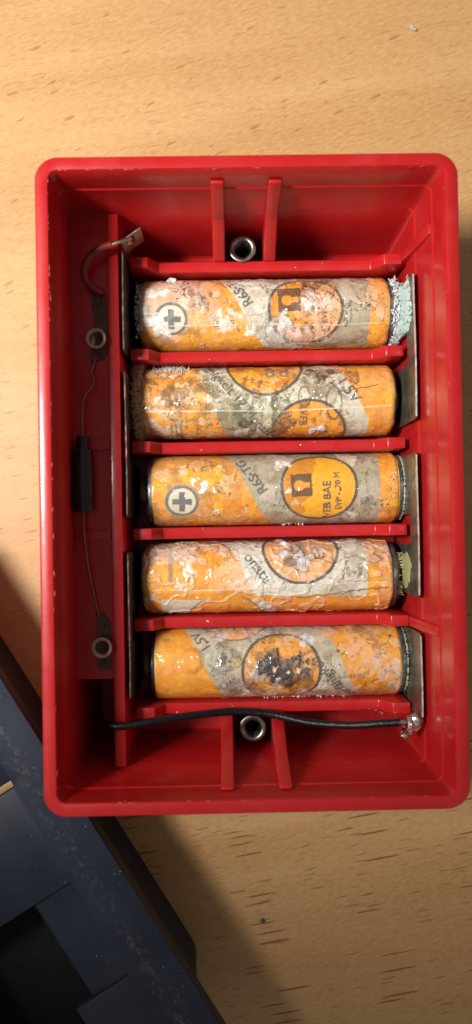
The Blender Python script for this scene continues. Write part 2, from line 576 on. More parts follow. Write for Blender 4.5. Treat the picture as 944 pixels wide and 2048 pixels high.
# ------------------------------------------------------------------ contact plates
def plate(name, x, y0, y1, ztop, notch_y, label, thick=0.34, zb=4.6, group='contact plates', bow=0.0):
    o_loc = (x, (y0 + y1) / 2, zb)
    poly = [(y0, zb)]
    if notch_y is not None:
        poly += [(notch_y - 2.9, zb), (notch_y - 2.9, 20.6), (notch_y + 2.9, 20.6), (notch_y + 2.9, zb)]
    poly += [(y1, zb), (y1, ztop - 0.4), (y1 - 0.4, ztop)]
    n_top = 14
    for i in range(1, n_top):
        y = y1 - 0.4 + (y0 + 0.4 - y1 + 0.4) * i / n_top
        poly.append((y, ztop + 0.05 * math.sin(i * 1.7)))
    poly += [(y0 + 0.4, ztop), (y0, ztop - 0.4)]
    vs, fs = prism(poly, x - thick / 2, x + thick / 2, 'x')
    vs = [(v[0] + bow * math.sin((v[1] - y0) / (y1 - y0) * math.pi * 1.5), v[1], v[2]) for v in vs]
    e = empty(name, o_loc)
    tag(e, label, 'contact plate', group)
    sheet = mesh_obj('sheet', vs, fs, M_PLATE if x > 0 else M_SHADEDPLATE, e, bevel=0.06, seg=1)
    # the sheared, brighter top edge; on left plates darkened to stand for shade
    n_ = 30
    V_, F_ = [], []
    for i_ in range(n_ + 1):
        y_ = y0 + 0.5 + (y1 - y0 - 1.0) * i_ / n_
        w_ = thick * (0.42 + 0.12 * random.random())
        xo = x + bow * math.sin((y_ - y0) / (y1 - y0) * math.pi * 1.5)
        for dx_, z_ in ((-w_, ztop - 0.25), (-w_ * 0.8, ztop + 0.10), (w_ * 0.8, ztop + 0.10), (w_, ztop - 0.25)):
            V_.append((xo + dx_, y_, z_ + 0.03 * random.uniform(-1, 1)))
    for i_ in range(n_):
        for k_ in range(3):
            a_ = i_ * 4 + k_
            F_.append((a_, a_ + 1, a_ + 5, a_ + 4))
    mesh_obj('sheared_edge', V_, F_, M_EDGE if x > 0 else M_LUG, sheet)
    return e


pr1 = plate('contact_plate', 35.05, 18.0, 45.2, 26.2, 32.2, 'metal contact plate crusted with pale green corrosion beside the top two batteries', bow=0.08)
pr2 = plate('contact_plate', 34.95, -14.9, 11.9, 26.2, -2.45, 'grey metal contact plate with a yellow crust beside the third and fourth batteries', bow=0.06)
pr3 = plate('contact_plate', 35.1, -37.2, -21.4, 26.2, None, 'grey metal contact plate soldered to the black wire beside the bottom battery', bow=0.04)
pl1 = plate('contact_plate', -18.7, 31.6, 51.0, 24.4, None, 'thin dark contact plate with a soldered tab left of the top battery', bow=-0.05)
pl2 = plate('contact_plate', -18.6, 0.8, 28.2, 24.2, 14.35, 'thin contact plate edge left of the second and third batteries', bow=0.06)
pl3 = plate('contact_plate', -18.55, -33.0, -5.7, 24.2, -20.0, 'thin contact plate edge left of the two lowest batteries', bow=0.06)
# bent solder tabs
def bent_tab(parent, pts, z0, z1, th=0.3):
    L = []
    for i, (x, y) in enumerate(pts):
        a = pts[max(0, i - 1)]
        b = pts[min(len(pts) - 1, i + 1)]
        d = Vector((b[0] - a[0], b[1] - a[1])).normalized()
        nrm = Vector((-d.y, d.x)) * th / 2
        L.append(((x + nrm.x, y + nrm.y), (x - nrm.x, y - nrm.y)))
    poly = [q[0] for q in L] + [q[1] for q in reversed(L)]
    return mesh_obj('solder_tab', *prism(poly, z0, z1, 'z'), M_STEEL, parent, bevel=0.05, seg=1)


bent_tab(pl1, [(-18.6, 51.05), (-17.6, 51.9), (-16.2, 52.9), (-15.0, 53.7)], 20.5, 26.8)
bent_tab(pr3, [(35.1, -37.25), (34.2, -38.2), (32.4, -39.9), (31.6, -40.6)], 22.4, 26.3)
blob = [nugget((33.2, -38.2, 25.3), 1.7, (1.3, 1.0, 0.8)), nugget((32.4, -39.2, 25.1), 1.5), nugget((34.0, -37.3, 25.6), 1.2, (1.2, 0.9, 0.7)), nugget((33.0, -37.4, 25.4), 1.2), nugget((32.0, -39.9, 25.2), 1.1), nugget((33.8, -38.6, 25.0), 1.3)]
mesh_obj('solder_joint', *join_shapes(blob), M_SOLDER, pr3, smooth=True)
blob = [nugget((-17.2, 51.6, 26.0), 0.75), nugget((-16.6, 52.2, 25.2), 0.7)]
mesh_obj('solder_joint', *join_shapes(blob), mat_simple('brown_flux', (0.30, 0.12, 0.06), 0.25, 0.3), pl1, smooth=True)

# corrosion on the plates (crusts that follow the sheet)
def crust(name, parent, x, yc, zc, ry, rz, mat, th=0.35, n=46, rough=0.3, seed=1, edge=None):
    rg = np.random.default_rng(seed)
    vs, fs = [], []
    rings_ = 9
    ph = rg.uniform(0, 6.28, 6)
    for i in range(rings_ + 1):
        q = i / rings_
        for j in range(n):
            t = 2 * math.pi * j / n
            w = 1 + 0.10 * math.sin(3 * t + ph[0]) + 0.07 * math.sin(7 * t + ph[1]) + 0.05 * math.sin(13 * t + ph[2])
            yy = yc + ry * q * w * math.cos(t)
            zz = zc + rz * q * w * math.sin(t)
            if edge:
                yy = min(max(yy, edge[0]), edge[1])
                zz = min(max(zz, edge[2]), edge[3])
            hh = th * (1 - q ** 4) * (1 + rough * rg.uniform(-1, 1)) if i else th
            vs.append((x - hh, yy, zz))
    for i in range(rings_):
        for j in range(n):
            a, b = i * n + j, i * n + (j + 1) % n
            fs.append((a, b, b + n, a + n))
    return mesh_obj(name, vs, fs, mat, parent, smooth=True, sharp=60)


crust('verdigris', pr1, 34.84, 40.0, 15.5, 6.0, 10.5, M_TEAL, 0.55, rough=0.55, seed=3, edge=(35.2, 45.1, 4.7, 25.0))
crust('yellow_crust', pr2, 34.74, -10.2, 16.0, 3.4, 5.2, M_YCRUST, 0.5, rough=0.35, seed=5)

# ------------------------------------------------------------------ batteries
TAB = RNG.random((256, 256))


def vnoise(x, y, seed=0):
    x = x + seed * 17.37
    y = y + seed * 5.91
    xi, yi = np.floor(x).astype(int), np.floor(y).astype(int)
    fx, fy = x - xi, y - yi
    fx, fy = fx * fx * (3 - 2 * fx), fy * fy * (3 - 2 * fy)
    g = lambda a, b: TAB[a & 255, b & 255]
    return (g(xi, yi) * (1 - fx) + g(xi + 1, yi) * fx) * (1 - fy) + (g(xi, yi + 1) * (1 - fx) + g(xi + 1, yi + 1) * fx) * fy


def fbm(x, y, seed=0, octs=4, gain=0.55):
    s, a, t = 0, 1.0, 0
    for o in range(octs):
        s = s + a * vnoise(x * 2 ** o, y * 2 ** o, seed + o * 3)
        t += a
        a *= gain
    return s / t


def sstep(a, b, x):
    t = np.clip((x - a) / (b - a), 0, 1)
    return t * t * (3 - 2 * t)


TEXT_CACHE = {}


def text_tris(s):
    if s not in TEXT_CACHE:
        cu = bpy.data.curves.new('t', 'FONT')
        cu.body = s
        cu.resolution_u = 3
        ob = bpy.data.objects.new('t', cu)
        COL.objects.link(ob)
        dg = bpy.context.evaluated_depsgraph_get()
        me = ob.evaluated_get(dg).to_mesh()
        me.calc_loop_triangles()
        v = np.array([w.co[:2] for w in me.vertices])
        t = np.array([tr.vertices[:] for tr in me.loop_triangles])
        TEXT_CACHE[s] = v[t]
        ob.evaluated_get(dg).to_mesh_clear()
        bpy.data.objects.remove(ob)
        bpy.data.curves.remove(cu)
    return TEXT_CACHE[s]


R = 7.1
FINE = math.radians(118)
NS = 236
CREAM = np.array((0.64, 0.61, 0.45))
OLIVE = np.array((0.35, 0.31, 0.20))
ORANGE = np.array((0.80, 0.315, 0.026))
YELLOW = np.array((0.88, 0.44, 0.035))
AMBER = np.array((0.56, 0.19, 0.010))
PEACH = np.array((0.80, 0.45, 0.22))
PINK = np.array((0.70, 0.50, 0.40))
WHITE = np.array((0.82, 0.80, 0.76))
INK = np.array((0.060, 0.062, 0.066))
GREYINK = np.array((0.15, 0.155, 0.15))
BROWN = np.array((0.12, 0.065, 0.028))
DKBROWN = np.array((0.045, 0.026, 0.015))


class Label:
    """The printed and corroded jacket of one battery, worked out on a fine grid of (a, s):
    a = millimetres along the battery from its left end, s = millimetres around it."""

    def __init__(s, length, xl, yc, slope, seed):
        s.L, s.seed, s.xl, s.yc, s.slope = length, seed, xl, yc, slope
        s.na = int(length / 0.13)
        s.av = np.linspace(0, length, s.na)
        s.sv = np.linspace(-R * FINE, R * FINE, NS)
        s.A, s.S = np.meshgrid(s.av, s.sv, indexing='ij')
        # ragged coordinates so printed edges are never ruler-straight
        s.jA = s.A + 0.16 * (fbm(s.A * 1.6, s.S * 1.6, seed + 40) - 0.5)
        s.jS = s.S + 0.16 * (fbm(s.A * 1.6, s.S * 1.6, seed + 60) - 0.5)
        s.C = np.tile(ORANGE, (s.na, NS, 1)).astype(float)
        s.H = np.zeros((s.na, NS))
        s.G = np.full((s.na, NS), 0.9)
        s.K = np.zeros((s.na, NS))               # legible print that the corrosion has spared

    # label sheet coordinates: tenths of a millimetre along, and across as seen flat from above
    def at(s, X, Y):
        a = (X - s.xl) / 10.07
        h = -(Y - (s.yc + s.slope * (X - s.xl))) / 71.5
        return a, R * math.asin(max(-0.999, min(0.999, h)))

    def mix(s, m, c, k=1.0):
        m = np.clip(m * k, 0, 1)[..., None]
        s.C = s.C * (1 - m) + np.array(c) * m

    def poly(s, pts, soft=0.06):
        P = [s.at(*p) for p in pts]
        inside = np.zeros(s.A.shape, bool)
        n = len(P)
        for i in range(n):
            (x1, y1), (x2, y2) = P[i], P[(i + 1) % n]
            if y1 == y2:
                continue
            c = ((y1 > s.jS) != (y2 > s.jS)) & (s.jA < (x2 - x1) * (s.jS - y1) / (y2 - y1) + x1)
            inside ^= c
        return inside.astype(float)

    def dist(s, X, Y):
        a, t = s.at(X, Y)
        return np.hypot(s.jA - a, s.jS - t)

    def disc(s, X, Y, r, soft=0.1):
        return 1 - sstep(r - soft, r + soft, s.dist(X, Y))

    def ringm(s, X, Y, r, w):
        d = np.abs(s.dist(X, Y) - r)
        return 1 - sstep(w * 0.5 - 0.05, w * 0.5 + 0.08, d)

    def blob(s, X, Y, r, ragged=0.5, seed=0, f=0.5, soft=0.25):
        a, t = s.at(X, Y)
        d = np.hypot(s.A - a, s.S - t) / r
        n = fbm(s.A * f, s.S * f, s.seed + seed + 7, 4)
        v = 1 - d + (n - 0.5) * 2 * ragged
        return sstep(0, soft, v)

    def text(s, body, X, Y, size, ang, spare=0.9):
        """ang in degrees, counter-clockwise on the sheet; X, Y is the left end of the baseline"""
        a0, s0 = s.at(X, Y)
        T = text_tris(body) * size
        c, q = math.cos(math.radians(ang)), math.sin(math.radians(ang))
        TA = a0 + T[..., 0] * c - T[..., 1] * q
        TS = s0 + T[..., 0] * q + T[..., 1] * c
        m = np.zeros(s.A.shape)
        da, ds = s.av[1] - s.av[0], s.sv[1] - s.sv[0]
        for ta, ts in zip(TA, TS):
            i0, i1 = int(np.floor(ta.min() / da)) - 1, int(np.ceil(ta.max() / da)) + 2
            j0, j1 = int(np.floor((ts.min() - s.sv[0]) / ds)) - 1, int(np.ceil((ts.max() - s.sv[0]) / ds)) + 2
            i0, j0, i1, j1 = max(i0, 0), max(j0, 0), min(i1, s.na), min(j1, NS)
            if i1 <= i0 or j1 <= j0:
                continue
            a, t = s.A[i0:i1, j0:j1], s.S[i0:i1, j0:j1]

            def ed(k, l):
                return (ta[l] - ta[k]) * (t - ts[k]) - (ts[l] - ts[k]) * (a - ta[k])
            e0, e1, e2 = ed(0, 1), ed(1, 2), ed(2, 0)
            eps = 0.006
            ins = ((e0 >= -eps) & (e1 >= -eps) & (e2 >= -eps)) | ((e0 <= eps) & (e1 <= eps) & (e2 <= eps))
            m[i0:i1, j0:j1] = np.maximum(m[i0:i1, j0:j1], ins)
        # widen by half a cell so strokes keep together
        w = m.copy()
        w[1:] = np.maximum(w[1:], m[:-1] * 0.55)
        w[:, 1:] = np.maximum(w[:, 1:], m[:, :-1] * 0.55)
        g = m
        for _ in range(4):
            q = g.copy()
            q[1:] = np.maximum(q[1:], g[:-1])
            q[:-1] = np.maximum(q[:-1], g[1:])
            q[:, 1:] = np.maximum(q[:, 1:], g[:, :-1])
            q[:, :-1] = np.maximum(q[:, :-1], g[:, 1:])
            g = q
        s.K = np.maximum(s.K, g * spare)
        return w

    def ground(s, peach=0.5, amber=0.4):
        sd = s.seed
        n1 = fbm(s.A * 0.16, s.S * 0.16, sd + 1, 4)
        n2 = fbm(s.A * 0.30, s.S * 0.30, sd + 2, 5)
        s.mix(sstep(0.42, 0.62, n1), AMBER, amber)
        n3 = fbm(s.A * 0.6, s.S * 0.6, sd + 3, 4)
        s.mix(sstep(0.46, 0.66, n3), YELLOW, 0.75)
        s.mix(sstep(0.49, 0.64, n2), PEACH, peach)

    def field(s, X, Y, r, ragged, seed, f):
        a, t = s.at(X, Y)
        if not hasattr(s, 'wA'):
            s.wA = s.A + 2.2 * (fbm(s.A * 0.45, s.S * 0.45, s.seed + 301, 5, 0.62) - 0.5)
            s.wS = s.S + 2.2 * (fbm(s.A * 0.45, s.S * 0.45, s.seed + 331, 5, 0.62) - 0.5)
        d = np.hypot((s.wA - a) * (0.8 + 0.5 * random.random()), s.wS - t) / r
        q = max(f, 0.75 / r ** 0.5)
        n = fbm(s.A * q, s.S * q, s.seed + seed + 7, 5, 0.62)
        return 1 - d + (n - 0.5) * 3.0 * (ragged + 0.15)

    def spots(s, items, ragged, f, outline, seed):
        """hand-placed stains, blisters and painted film glare; overlapping ones run together under one dark outline"""
        for i, (X, Y, r, col, k, lift) in enumerate(items):
            v = s.field(X, Y, r, ragged, seed * 11 + i, f)
            fill = sstep(0.0, 0.14, v)
            tex = fbm(s.A * 1.3, s.S * 1.3, seed * 3 + i, 4, 0.6)
            s.mix(fill * (1 - 0.55 * s.K) * (0.45 + 1.1 * sstep(0.3, 0.65, tex)), np.clip(np.array(col) * (0.75 + 0.5 * tex[..., None]), 0, 0.9), k)
            s.H += lift * sstep(0.0, 0.5, v) * (0.6 + 0.8 * tex)
            if outline:
                w = 0.10 / r + 0.02
                ln = np.exp(-((v - 0.02) / w) ** 2) * (0.35 + 0.9 * fbm(s.A * 0.9, s.S * 0.9, seed + i, 2))
                s.mix(ln, DKBROWN, outline)
                s.H += 0.05 * ln

    def ringline(s, X, Y, ra, rs):
        a, t = s.at(X, Y)
        d = np.hypot((s.jA - a) / ra, (s.jS - t) / rs)
        s.mix(1 - sstep(0.06, 0.16, np.abs(d - 1)), DKBROWN, 0.7)

    def zone_peel(s, zones, f, thr, col, k):
        g = np.zeros(s.A.shape)
        for X, Y, r in zones:
            a, t = s.at(X, Y)
            g = np.maximum(g, sstep(1.0, 0.55, np.hypot(s.A - a, s.S - t) / r))
        g = g * (1 - s.K)
        n = fbm(s.A * f, s.S * f, s.seed + 91, 5, 0.58)
        s.mix(sstep(thr, thr + 0.03, n) * g, col, k)
        ln = (1 - sstep(0.006, 0.022, np.abs(n - thr))) * g
        s.mix(ln, DKBROWN, 0.85)
        s.H += 0.06 * sstep(thr, thr + 0.03, n) * g

    def wear(s, white, brown, lines, keep, f=0.75):
        """thin all-over damage of the print: chalky lifted film, brown specks, hair cracks"""
        sd = s.seed
        k = (1 - 0.8 * s.K) * (1 - 0.75 * keep)
        big = fbm(s.A * 0.17, s.S * 0.17, sd + 131, 3)
        n = fbm(s.wA * 0.42 * f, s.wS * 0.42 * f, sd + 141, 5, 0.62)
        g = sstep(0.44, 0.58, big) * k
        s.mix(sstep(0.55, 0.60, n) * g, (0.80, 0.72, 0.62), white)
        s.mix((1 - sstep(0.006, 0.018, np.abs(n - 0.55))) * g, DKBROWN, lines)
        s.H += 0.09 * sstep(0.55, 0.60, n) * g
        n = fbm(s.wA * 0.6 * f, s.wS * 0.6 * f, sd + 151, 5, 0.62)
        g = sstep(0.56, 0.44, big) * k
        s.mix(sstep(0.58, 0.64, n) * g, (0.20, 0.10, 0.035), brown)
        s.mix((1 - sstep(0.004, 0.014, np.abs(n - 0.58))) * g, DKBROWN, lines * 0.8)
        n = fbm(s.A * 1.1, s.S * 1.1, sd + 161, 4, 0.6)
        s.mix(sstep(0.54, 0.66, n) * k, s.C * np.array((0.72, 0.62, 0.5)), 0.32)
        s.mix(sstep(0.47, 0.36, n) * k, np.clip(s.C * 1.12 + 0.04, 0, 0.88), 0.35)

    def finish(s, bumps, smooth=None):
        sd = s.seed
        k = np.ones(s.A.shape) if smooth is None else 1 - 0.8 * smooth
        s.H += k * bumps * 0.30 * (fbm(s.A * 0.55, s.S * 0.55, sd + 37, 4) - 0.5)
        s.H += k * bumps * 0.10 * (fbm(s.A * 1.6, s.S * 1.6, sd + 41, 3) - 0.5)
        # crinkles of the print: thin darker and lighter creases
        cr = fbm(s.A * 0.9, s.S * 0.9, sd + 53, 4)
        s.mix((1 - sstep(0.004, 0.016, np.abs(cr - 0.5))) * k * sstep(0.42, 0.6, fbm(s.A * 0.25, s.S * 0.25, sd + 55, 2)), BROWN, 0.38 * bumps + 0.1)
        s.mix((1 - sstep(0.004, 0.020, np.abs(cr - 0.57))) * k, WHITE, 0.20 * bumps)
        gr = sstep(0.58, 0.72, fbm(s.A * 2.4, s.S * 2.4, sd + 47, 3))
        s.mix(gr, s.C * 0.55, 0.25)

    def logo(s, X, Y, r=7.1, fill=None):
        s.mix(s.disc(X, Y, r), fill if fill is not None else ORANGE)
        rm = s.ringm(X, Y, r, 0.56)
        s.mix(rm, INK, 0.95)
        s.K = np.maximum(s.K, rm * 0.75)

    def keyhole(s, x0, y0, x1, y1):
        sq = s.poly([(x0, y0), (x1, y0 - 3), (x1 + 2, y1 - 2), (x0 + 2, y1 + 1)])
        s.K = np.maximum(s.K, sq * 0.97)
        s.mix(sq, BROWN, 0.95)
        cx, cy = x0 + (x1 - x0) * 0.42, (y0 + y1) / 2
        s.mix(s.disc(cx, cy, 1.05, 0.06), ORANGE)
        s.mix(s.poly([(cx, cy - 5), (x1 - 4, cy - 7), (x1 - 4, cy + 3), (cx, cy + 5)]), ORANGE)

    def plus(s, X, Y):
        s.mix(s.disc(X, Y, 3.25), GREYINK)
        s.mix(s.disc(X, Y, 2.65), CREAM)
        a, b = 19, 5.5
        s.mix(s.poly([(X - a, Y - b), (X + a, Y - b), (X + a, Y + b), (X - a, Y + b)]), GREYINK)
        s.mix(s.poly([(X - b, Y - a), (X + b, Y - a), (X + b, Y + a), (X - b, Y + a)]), GREYINK)

    def seam(s, pts, k=0.6, w=0.16):
        P = [s.at(*p) for p in pts]
        y = np.interp(s.A, [p[0] for p in P], [p[1] for p in P])
        y = y + 0.28 * (fbm(s.A * 0.4, s.A * 0 + 3, s.seed) - 0.5)
        inside = (s.A >= P[0][0]) & (s.A <= P[-1][0])
        m = (1 - sstep(w * 0.4, w * 0.4 + 0.09, np.abs(s.S - y))) * inside * np.clip(1.9 * vnoise(s.A * 0.7, s.A * 0, s.seed + 5) - 0.15, 0.12, 1)
        s.mix(m, (0.80, 0.74, 0.66), k)
        s.H += 0.07 * m + 0.03 * (s.S > y) * inside


def build_battery(k, name, label, x0, x1, yc, lab, left, right, zc=11.55):
    e = empty(name, ((x0 + x1) / 2, yc, zc - R))
    tag(e, label, 'battery', 'corroded orange batteries in the red case')
    th0 = -math.atan(yc / (167 - zc - 3))      # the side of the jacket that happened to end up on top
    L = x1 - x0
    na = lab.na
    # fine upper part plus a coarse underside
    th_f = np.linspace(-FINE, FINE, NS)
    th_c = np.linspace(FINE, 2 * math.pi - FINE, 22)[1:-1]
    th = np.concatenate([th_f, th_c]) + th0
    nt = len(th)
    Hh = np.zeros((na, nt))
    Hh[:, :NS] = lab.H
    edge = np.concatenate([np.minimum(1, np.minimum(np.arange(NS), np.arange(NS)[::-1]) / 14.0), np.zeros(nt - NS)])
    Hh *= edge[None, :]
    Cc = np.tile(AMBER, (na, nt, 1)).astype(float)
    Cc[:, :NS] = lab.C
    Gg = np.full((na, nt), 0.6)
    Gg[:, :NS] = lab.G
    a = lab.av
    dl, dr = a, L - a
    prof = R - 0.02
    rr = np.full(na, prof)
    for d_, w_, q_ in ((dl, left['round'], left['r']), (dr, right['round'], right['r'])):
        t = np.clip(d_ / w_, 0, 1)
        rr = np.minimum(rr, q_ + (prof - q_) * np.sqrt(np.clip(1 - (1 - t) ** 2, 0, 1)))
    rad = rr[:, None] + 0.8 * Hh * np.clip(np.minimum(dl, dr) / 0.5, 0, 1)[:, None]
    wob = lab.wob if hasattr(lab, 'wob') else 0.0
    X = np.repeat((x0 + a)[:, None], nt, 1)
    endn = 0.25 * (vnoise(th * 3.0, th * 0 + k, k) - 0.5)
    X = X + endn[None, :] * (np.clip(1 - dl / 3.0, 0, 1) + np.clip(1 - dr / 3.0, 0, 1))[:, None]
    Y = yc + rad * np.sin(th)[None, :]
    Z = zc + rad * np.cos(th)[None, :]
    o = origin(e)
    co = np.stack([X - o.x, Y - o.y, Z - o.z], -1).reshape(-1, 3) * MM
    I, J = np.meshgrid(np.arange(na - 1), np.arange(nt), indexing='ij')
    J2 = (J + 1) % nt
    F = np.stack([I * nt + J, I * nt + J2, (I + 1) * nt + J2, (I + 1) * nt + J], -1).reshape(-1, 4)
    me = bpy.data.meshes.new('jacket')
    me.vertices.add(len(co))
    me.vertices.foreach_set('co', co.ravel().astype(np.float32))
    me.loops.add(F.size)
    me.loops.foreach_set('vertex_index', F.ravel().astype(np.int32))
    me.polygons.add(len(F))
    me.polygons.foreach_set('loop_start', np.arange(0, F.size, 4, dtype=np.int32))
    me.polygons.foreach_set('use_smooth', np.ones(len(F), bool))
    me.update(calc_edges=True)
    me.flip_normals()
    ca = me.color_attributes.new('print', 'FLOAT_COLOR', 'POINT')
    rgba = np.concatenate([np.clip(Cc, 0, 1).reshape(-1, 3), np.ones((na * nt, 1))], 1)
    ca.data.foreach_set('color', rgba.ravel().astype(np.float32))
    ga = me.attributes.new('gloss', 'FLOAT', 'POINT')
    ga.data.foreach_set('value', np.clip(Gg, 0, 1).ravel().astype(np.float32))
    link_mesh('jacket', me, M_LABEL, e)

    def end(side, d):
        s = -1 if side == 'L' else 1
        xe = x0 if side == 'L' else x1
        q = d['r']
        rl = d['ring']
        # crimped metal end that shows beyond the paper jacket
        pr = [(-1.2, q - 0.25), (-0.05, q - 0.10), (0.25 * rl, q - 0.02), (0.6 * rl, q - 0.12), (0.9 * rl, q - 0.5), (rl, q - 1.0), (rl - 0.15, q - 1.35), (rl - 0.45, q - 1.6), (rl - 0.45, 0.02)]
        vs, fs = lathe([(s * p, max(r_, 0.02)) for p, r_ in pr], 'x', (xe, yc, zc), 72)
        rg = random.Random(k * 7 + s)
        ang = [rg.uniform(-1, 1) for _ in range(72)]
        vs2 = []
        for i, v in enumerate(vs):
            j, p = i % 72, i // 72
            w = d.get('rag', 0.08) * ang[j] if 2 <= p <= 6 else 0
            vs2.append((v[0] + w, v[1], v[2]))
        mesh_obj('end_ring', vs2, fs, d['mat'], e, smooth=True, sharp=50)
        if d.get('nub'):
            pr = [(rl - 0.6, 2.7), (rl + d['nub'] - 0.4, 2.7), (rl + d['nub'] - 0.1, 2.45), (rl + d['nub'], 2.0), (rl + d['nub'], 0.02)]
            mesh_obj('terminal', *lathe([(s * p, r_) for p, r_ in pr], 'x', (xe, yc, zc), 32), M_BRASSY, e, smooth=True, sharp=40)
    end('L', left)
    end('R', right)
    return e


def end_spec(round_, r, ring, mat, nub=0.0, rag=0.08):
    return dict(round=round_, r=r, ring=ring, mat=mat, nub=nub, rag=rag)


SL = -0.0247
# ---- battery 1 (top)
b = Label(49.3, 282, 638, SL, 100)
b.ground(0.35, 0.15)
b.mix(sstep(0.5, -4.5, b.S) * sstep(30, 20, b.A), (0.86, 0.42, 0.045), 0.6)
haze = sstep(20, 6, b.A + 2 * (fbm(b.A * .3, b.S * .3, 2) - .5)) * sstep(-2.5, 2.5, b.S + 3 * (fbm(b.A * .4, b.S * .4, 3) - .5))
b.mix(haze, PINK, 0.7)
b.mix(sstep(0.47, 0.60, fbm(b.A * 0.45, b.S * 0.45, 6, 5)) * sstep(24, 4, b.A), PINK, 0.55)
cream = b.poly([(440, 540), (452, 570), (534, 693), (737, 686), (739, 540)])
b.mix(cream, (0.70, 0.68, 0.57))
b.mix(cream * sstep(30.5, 36, b.A), OLIVE, 0.85)
b.mix(cream * sstep(0.46, 0.60, fbm(b.A * 0.5, b.S * 0.5, 8, 4)), OLIVE, 0.4)
b.mix(cream * sstep(-3.2, -4.6, b.S) * sstep(26, 30, b.A), OLIVE, 0.7)
b.logo(612, 616)
b.mix(b.disc(612, 616, 6.8) * sstep(33.5, 36.5, b.A + 1.6 * fbm(b.A * .8, b.S * .8, 4)), PEACH, 0.8)
b.keyhole(557, 580, 602, 622)
b.mix(b.text('EVP', 655, 643, 1.6, 95), INK, 0.85)
b.mix(b.text('R6S·T', 511, 607, 2.9, 122), INK, 0.9)
b.plus(349, 639)
b.spots([(560, 662, 3.2, (0.62, 0.62, 0.58), 0.95, .05), (600, 668, 3.0, PINK, 0.9, .05), (585, 690, 2.0, (0.60, 0.56, 0.42), 0.9, .05), (645, 660, 2.0, PINK, 0.7, .04)], 0.35, 0.4, 0.8, 1)
b.spots([(618, 606, 1.5, WHITE, 0.9, .1), (622, 588, 0.9, WHITE, 0.8, .08), (648, 600, 2.2, PINK, 0.75, .05), (655, 580, 1.6, (0.66, 0.34, 0.10), 0.7, .03)], 0.6, 0.7, 0.85, 2)
b.spots([(618, 574, 1.25, BROWN, 0.9, .1), (640, 572, 1.1, BROWN, 0.75, .1), (650, 566, 0.9, BROWN, 0.7, .08), (624, 614, 0.5, DKBROWN, 0.9, .05), (607, 662, 0.5, BROWN, 0.9, .05), (628, 652, 0.5, BROWN, 0.8, .05)], 0.5, 0.8, 0.9, 3)
b.spots([(398, 598, 1.9, (0.30, 0.20, 0.15), 0.75, .12), (416, 606, 1.4, (0.28, 0.19, 0.14), 0.75, .1), (380, 575, 1.6, (0.42, 0.33, 0.33), 0.5, .06)], 0.7, 0.7, 0.4, 4)
b.spots([(520, 640, 1.6, (0.56, 0.52, 0.36), 0.7, .12), (532, 600, 1.4, (0.54, 0.50, 0.34), 0.7, .1), (508, 655, 1.2, (0.60, 0.58, 0.44), 0.7, .08)], 0.5, 0.6, 0.35, 5)
b.spots([(298, 640, 2.4, WHITE, 0.95, .12), (292, 610, 1.8, WHITE, 0.7, .1), (325, 590, 1.6, WHITE, 0.6, .08), (330, 665, 1.5, WHITE, 0.75, .08), (452, 640, 2.2, (0.80, 0.66, 0.55), 0.8, .06), (500, 662, 1.3, WHITE, 0.8, .06), (400, 655, 1.3, PINK, 0.6, .05)], 0.6, 0.5, 0.0, 6)  # clouded film and its white glare, painted as soft patches
b.zone_peel([(625, 600, 5.0), (660, 640, 3.0), (735, 600, 2.5)], 0.45, 0.53, (0.66, 0.36, 0.14), 0.5)
b.wear(0.28, 0.5, 0.95, b.disc(349, 639, 3.4))
b.finish(0.75)
b.mix(b.poly([(540, 693), (770, 690), (770, 720), (540, 720)]), (0.70, 0.24, 0.03), 0.8)
b.seam([(283, 652), (350, 652), (560, 646), (660, 648), (766, 641)], 0.7)
build_battery(1, 'battery', 'top battery with a plus sign, keyhole emblem and pale green crust at its right end', -16.9, 32.4, 41.2, b,
              end_spec(1.9, 5.2, 0.9, M_SILVER, 0.5, 0.2), end_spec(0.9, 6.55, 1.7, M_RING, 0, 0.15))

# ---- battery 2
b = Label(49.5, 288, 812, SL, 200)
b.ground(0.25, 0.25)
mot = fbm(b.A * 0.55, b.S * 0.55, 201, 5)
b.mix(sstep(0.50, 0.60, mot) * sstep(22, 12, b.A), (0.44, 0.20, 0.045), 0.8)
b.mix(sstep(0.52, 0.62, fbm(b.A * 0.7, b.S * 0.7, 205, 4)) * sstep(24, 12, b.A), (0.84, 0.56, 0.30), 0.7)
cream = b.poly([(395, 735), (403, 752), (466, 880), (732, 880), (734, 838), (697, 770), (665, 735), (640, 700), (380, 700)])
b.mix(cream, (0.62, 0.61, 0.47))
b.mix(cream * sstep(0.48, 0.56, fbm(b.A * 0.4, b.S * 0.4, 12, 5)) * sstep(36, 26, b.A), (0.13, 0.115, 0.05), 0.92)
b.mix(cream * sstep(0.50, 0.60, fbm(b.A * 0.7, b.S * 0.7, 13, 4)) * sstep(32, 22, b.A), (0.36, 0.33, 0.19), 0.8)
b.logo(531, 738, 7.3, (0.86, 0.40, 0.035))
b.logo(617, 862, 7.2, (0.84, 0.35, 0.03))
b.mix(b.disc(531, 738, 6.9) * sstep(0.47, 0.58, fbm(b.A * 0.7, b.S * 0.7, 15, 4)), AMBER, 0.75)
b.mix(b.disc(617, 862, 6.9) * sstep(29.5, 27.0, b.A + 1.5 * (fbm(b.A * .8, b.S * .8, 16) - .5)), (0.34, 0.13, 0.015), 0.75)
b.mix(b.text('fähigkeit 12 Monate', 404, 742, 2.7, -52), INK, 0.9)
b.mix(b.text('1,5V', 668, 762, 3.2, -56), INK, 0.95)
b.mix(b.text('R8', 580, 738, 4.6, 180), (0.12, 0.11, 0.11), 0.85)
b.mix(b.text('VEB', 598, 818, 2.1, -92), INK, 0.9)
b.mix(b.text('EVP', 568, 820, 1.9, -92), INK, 0.75)
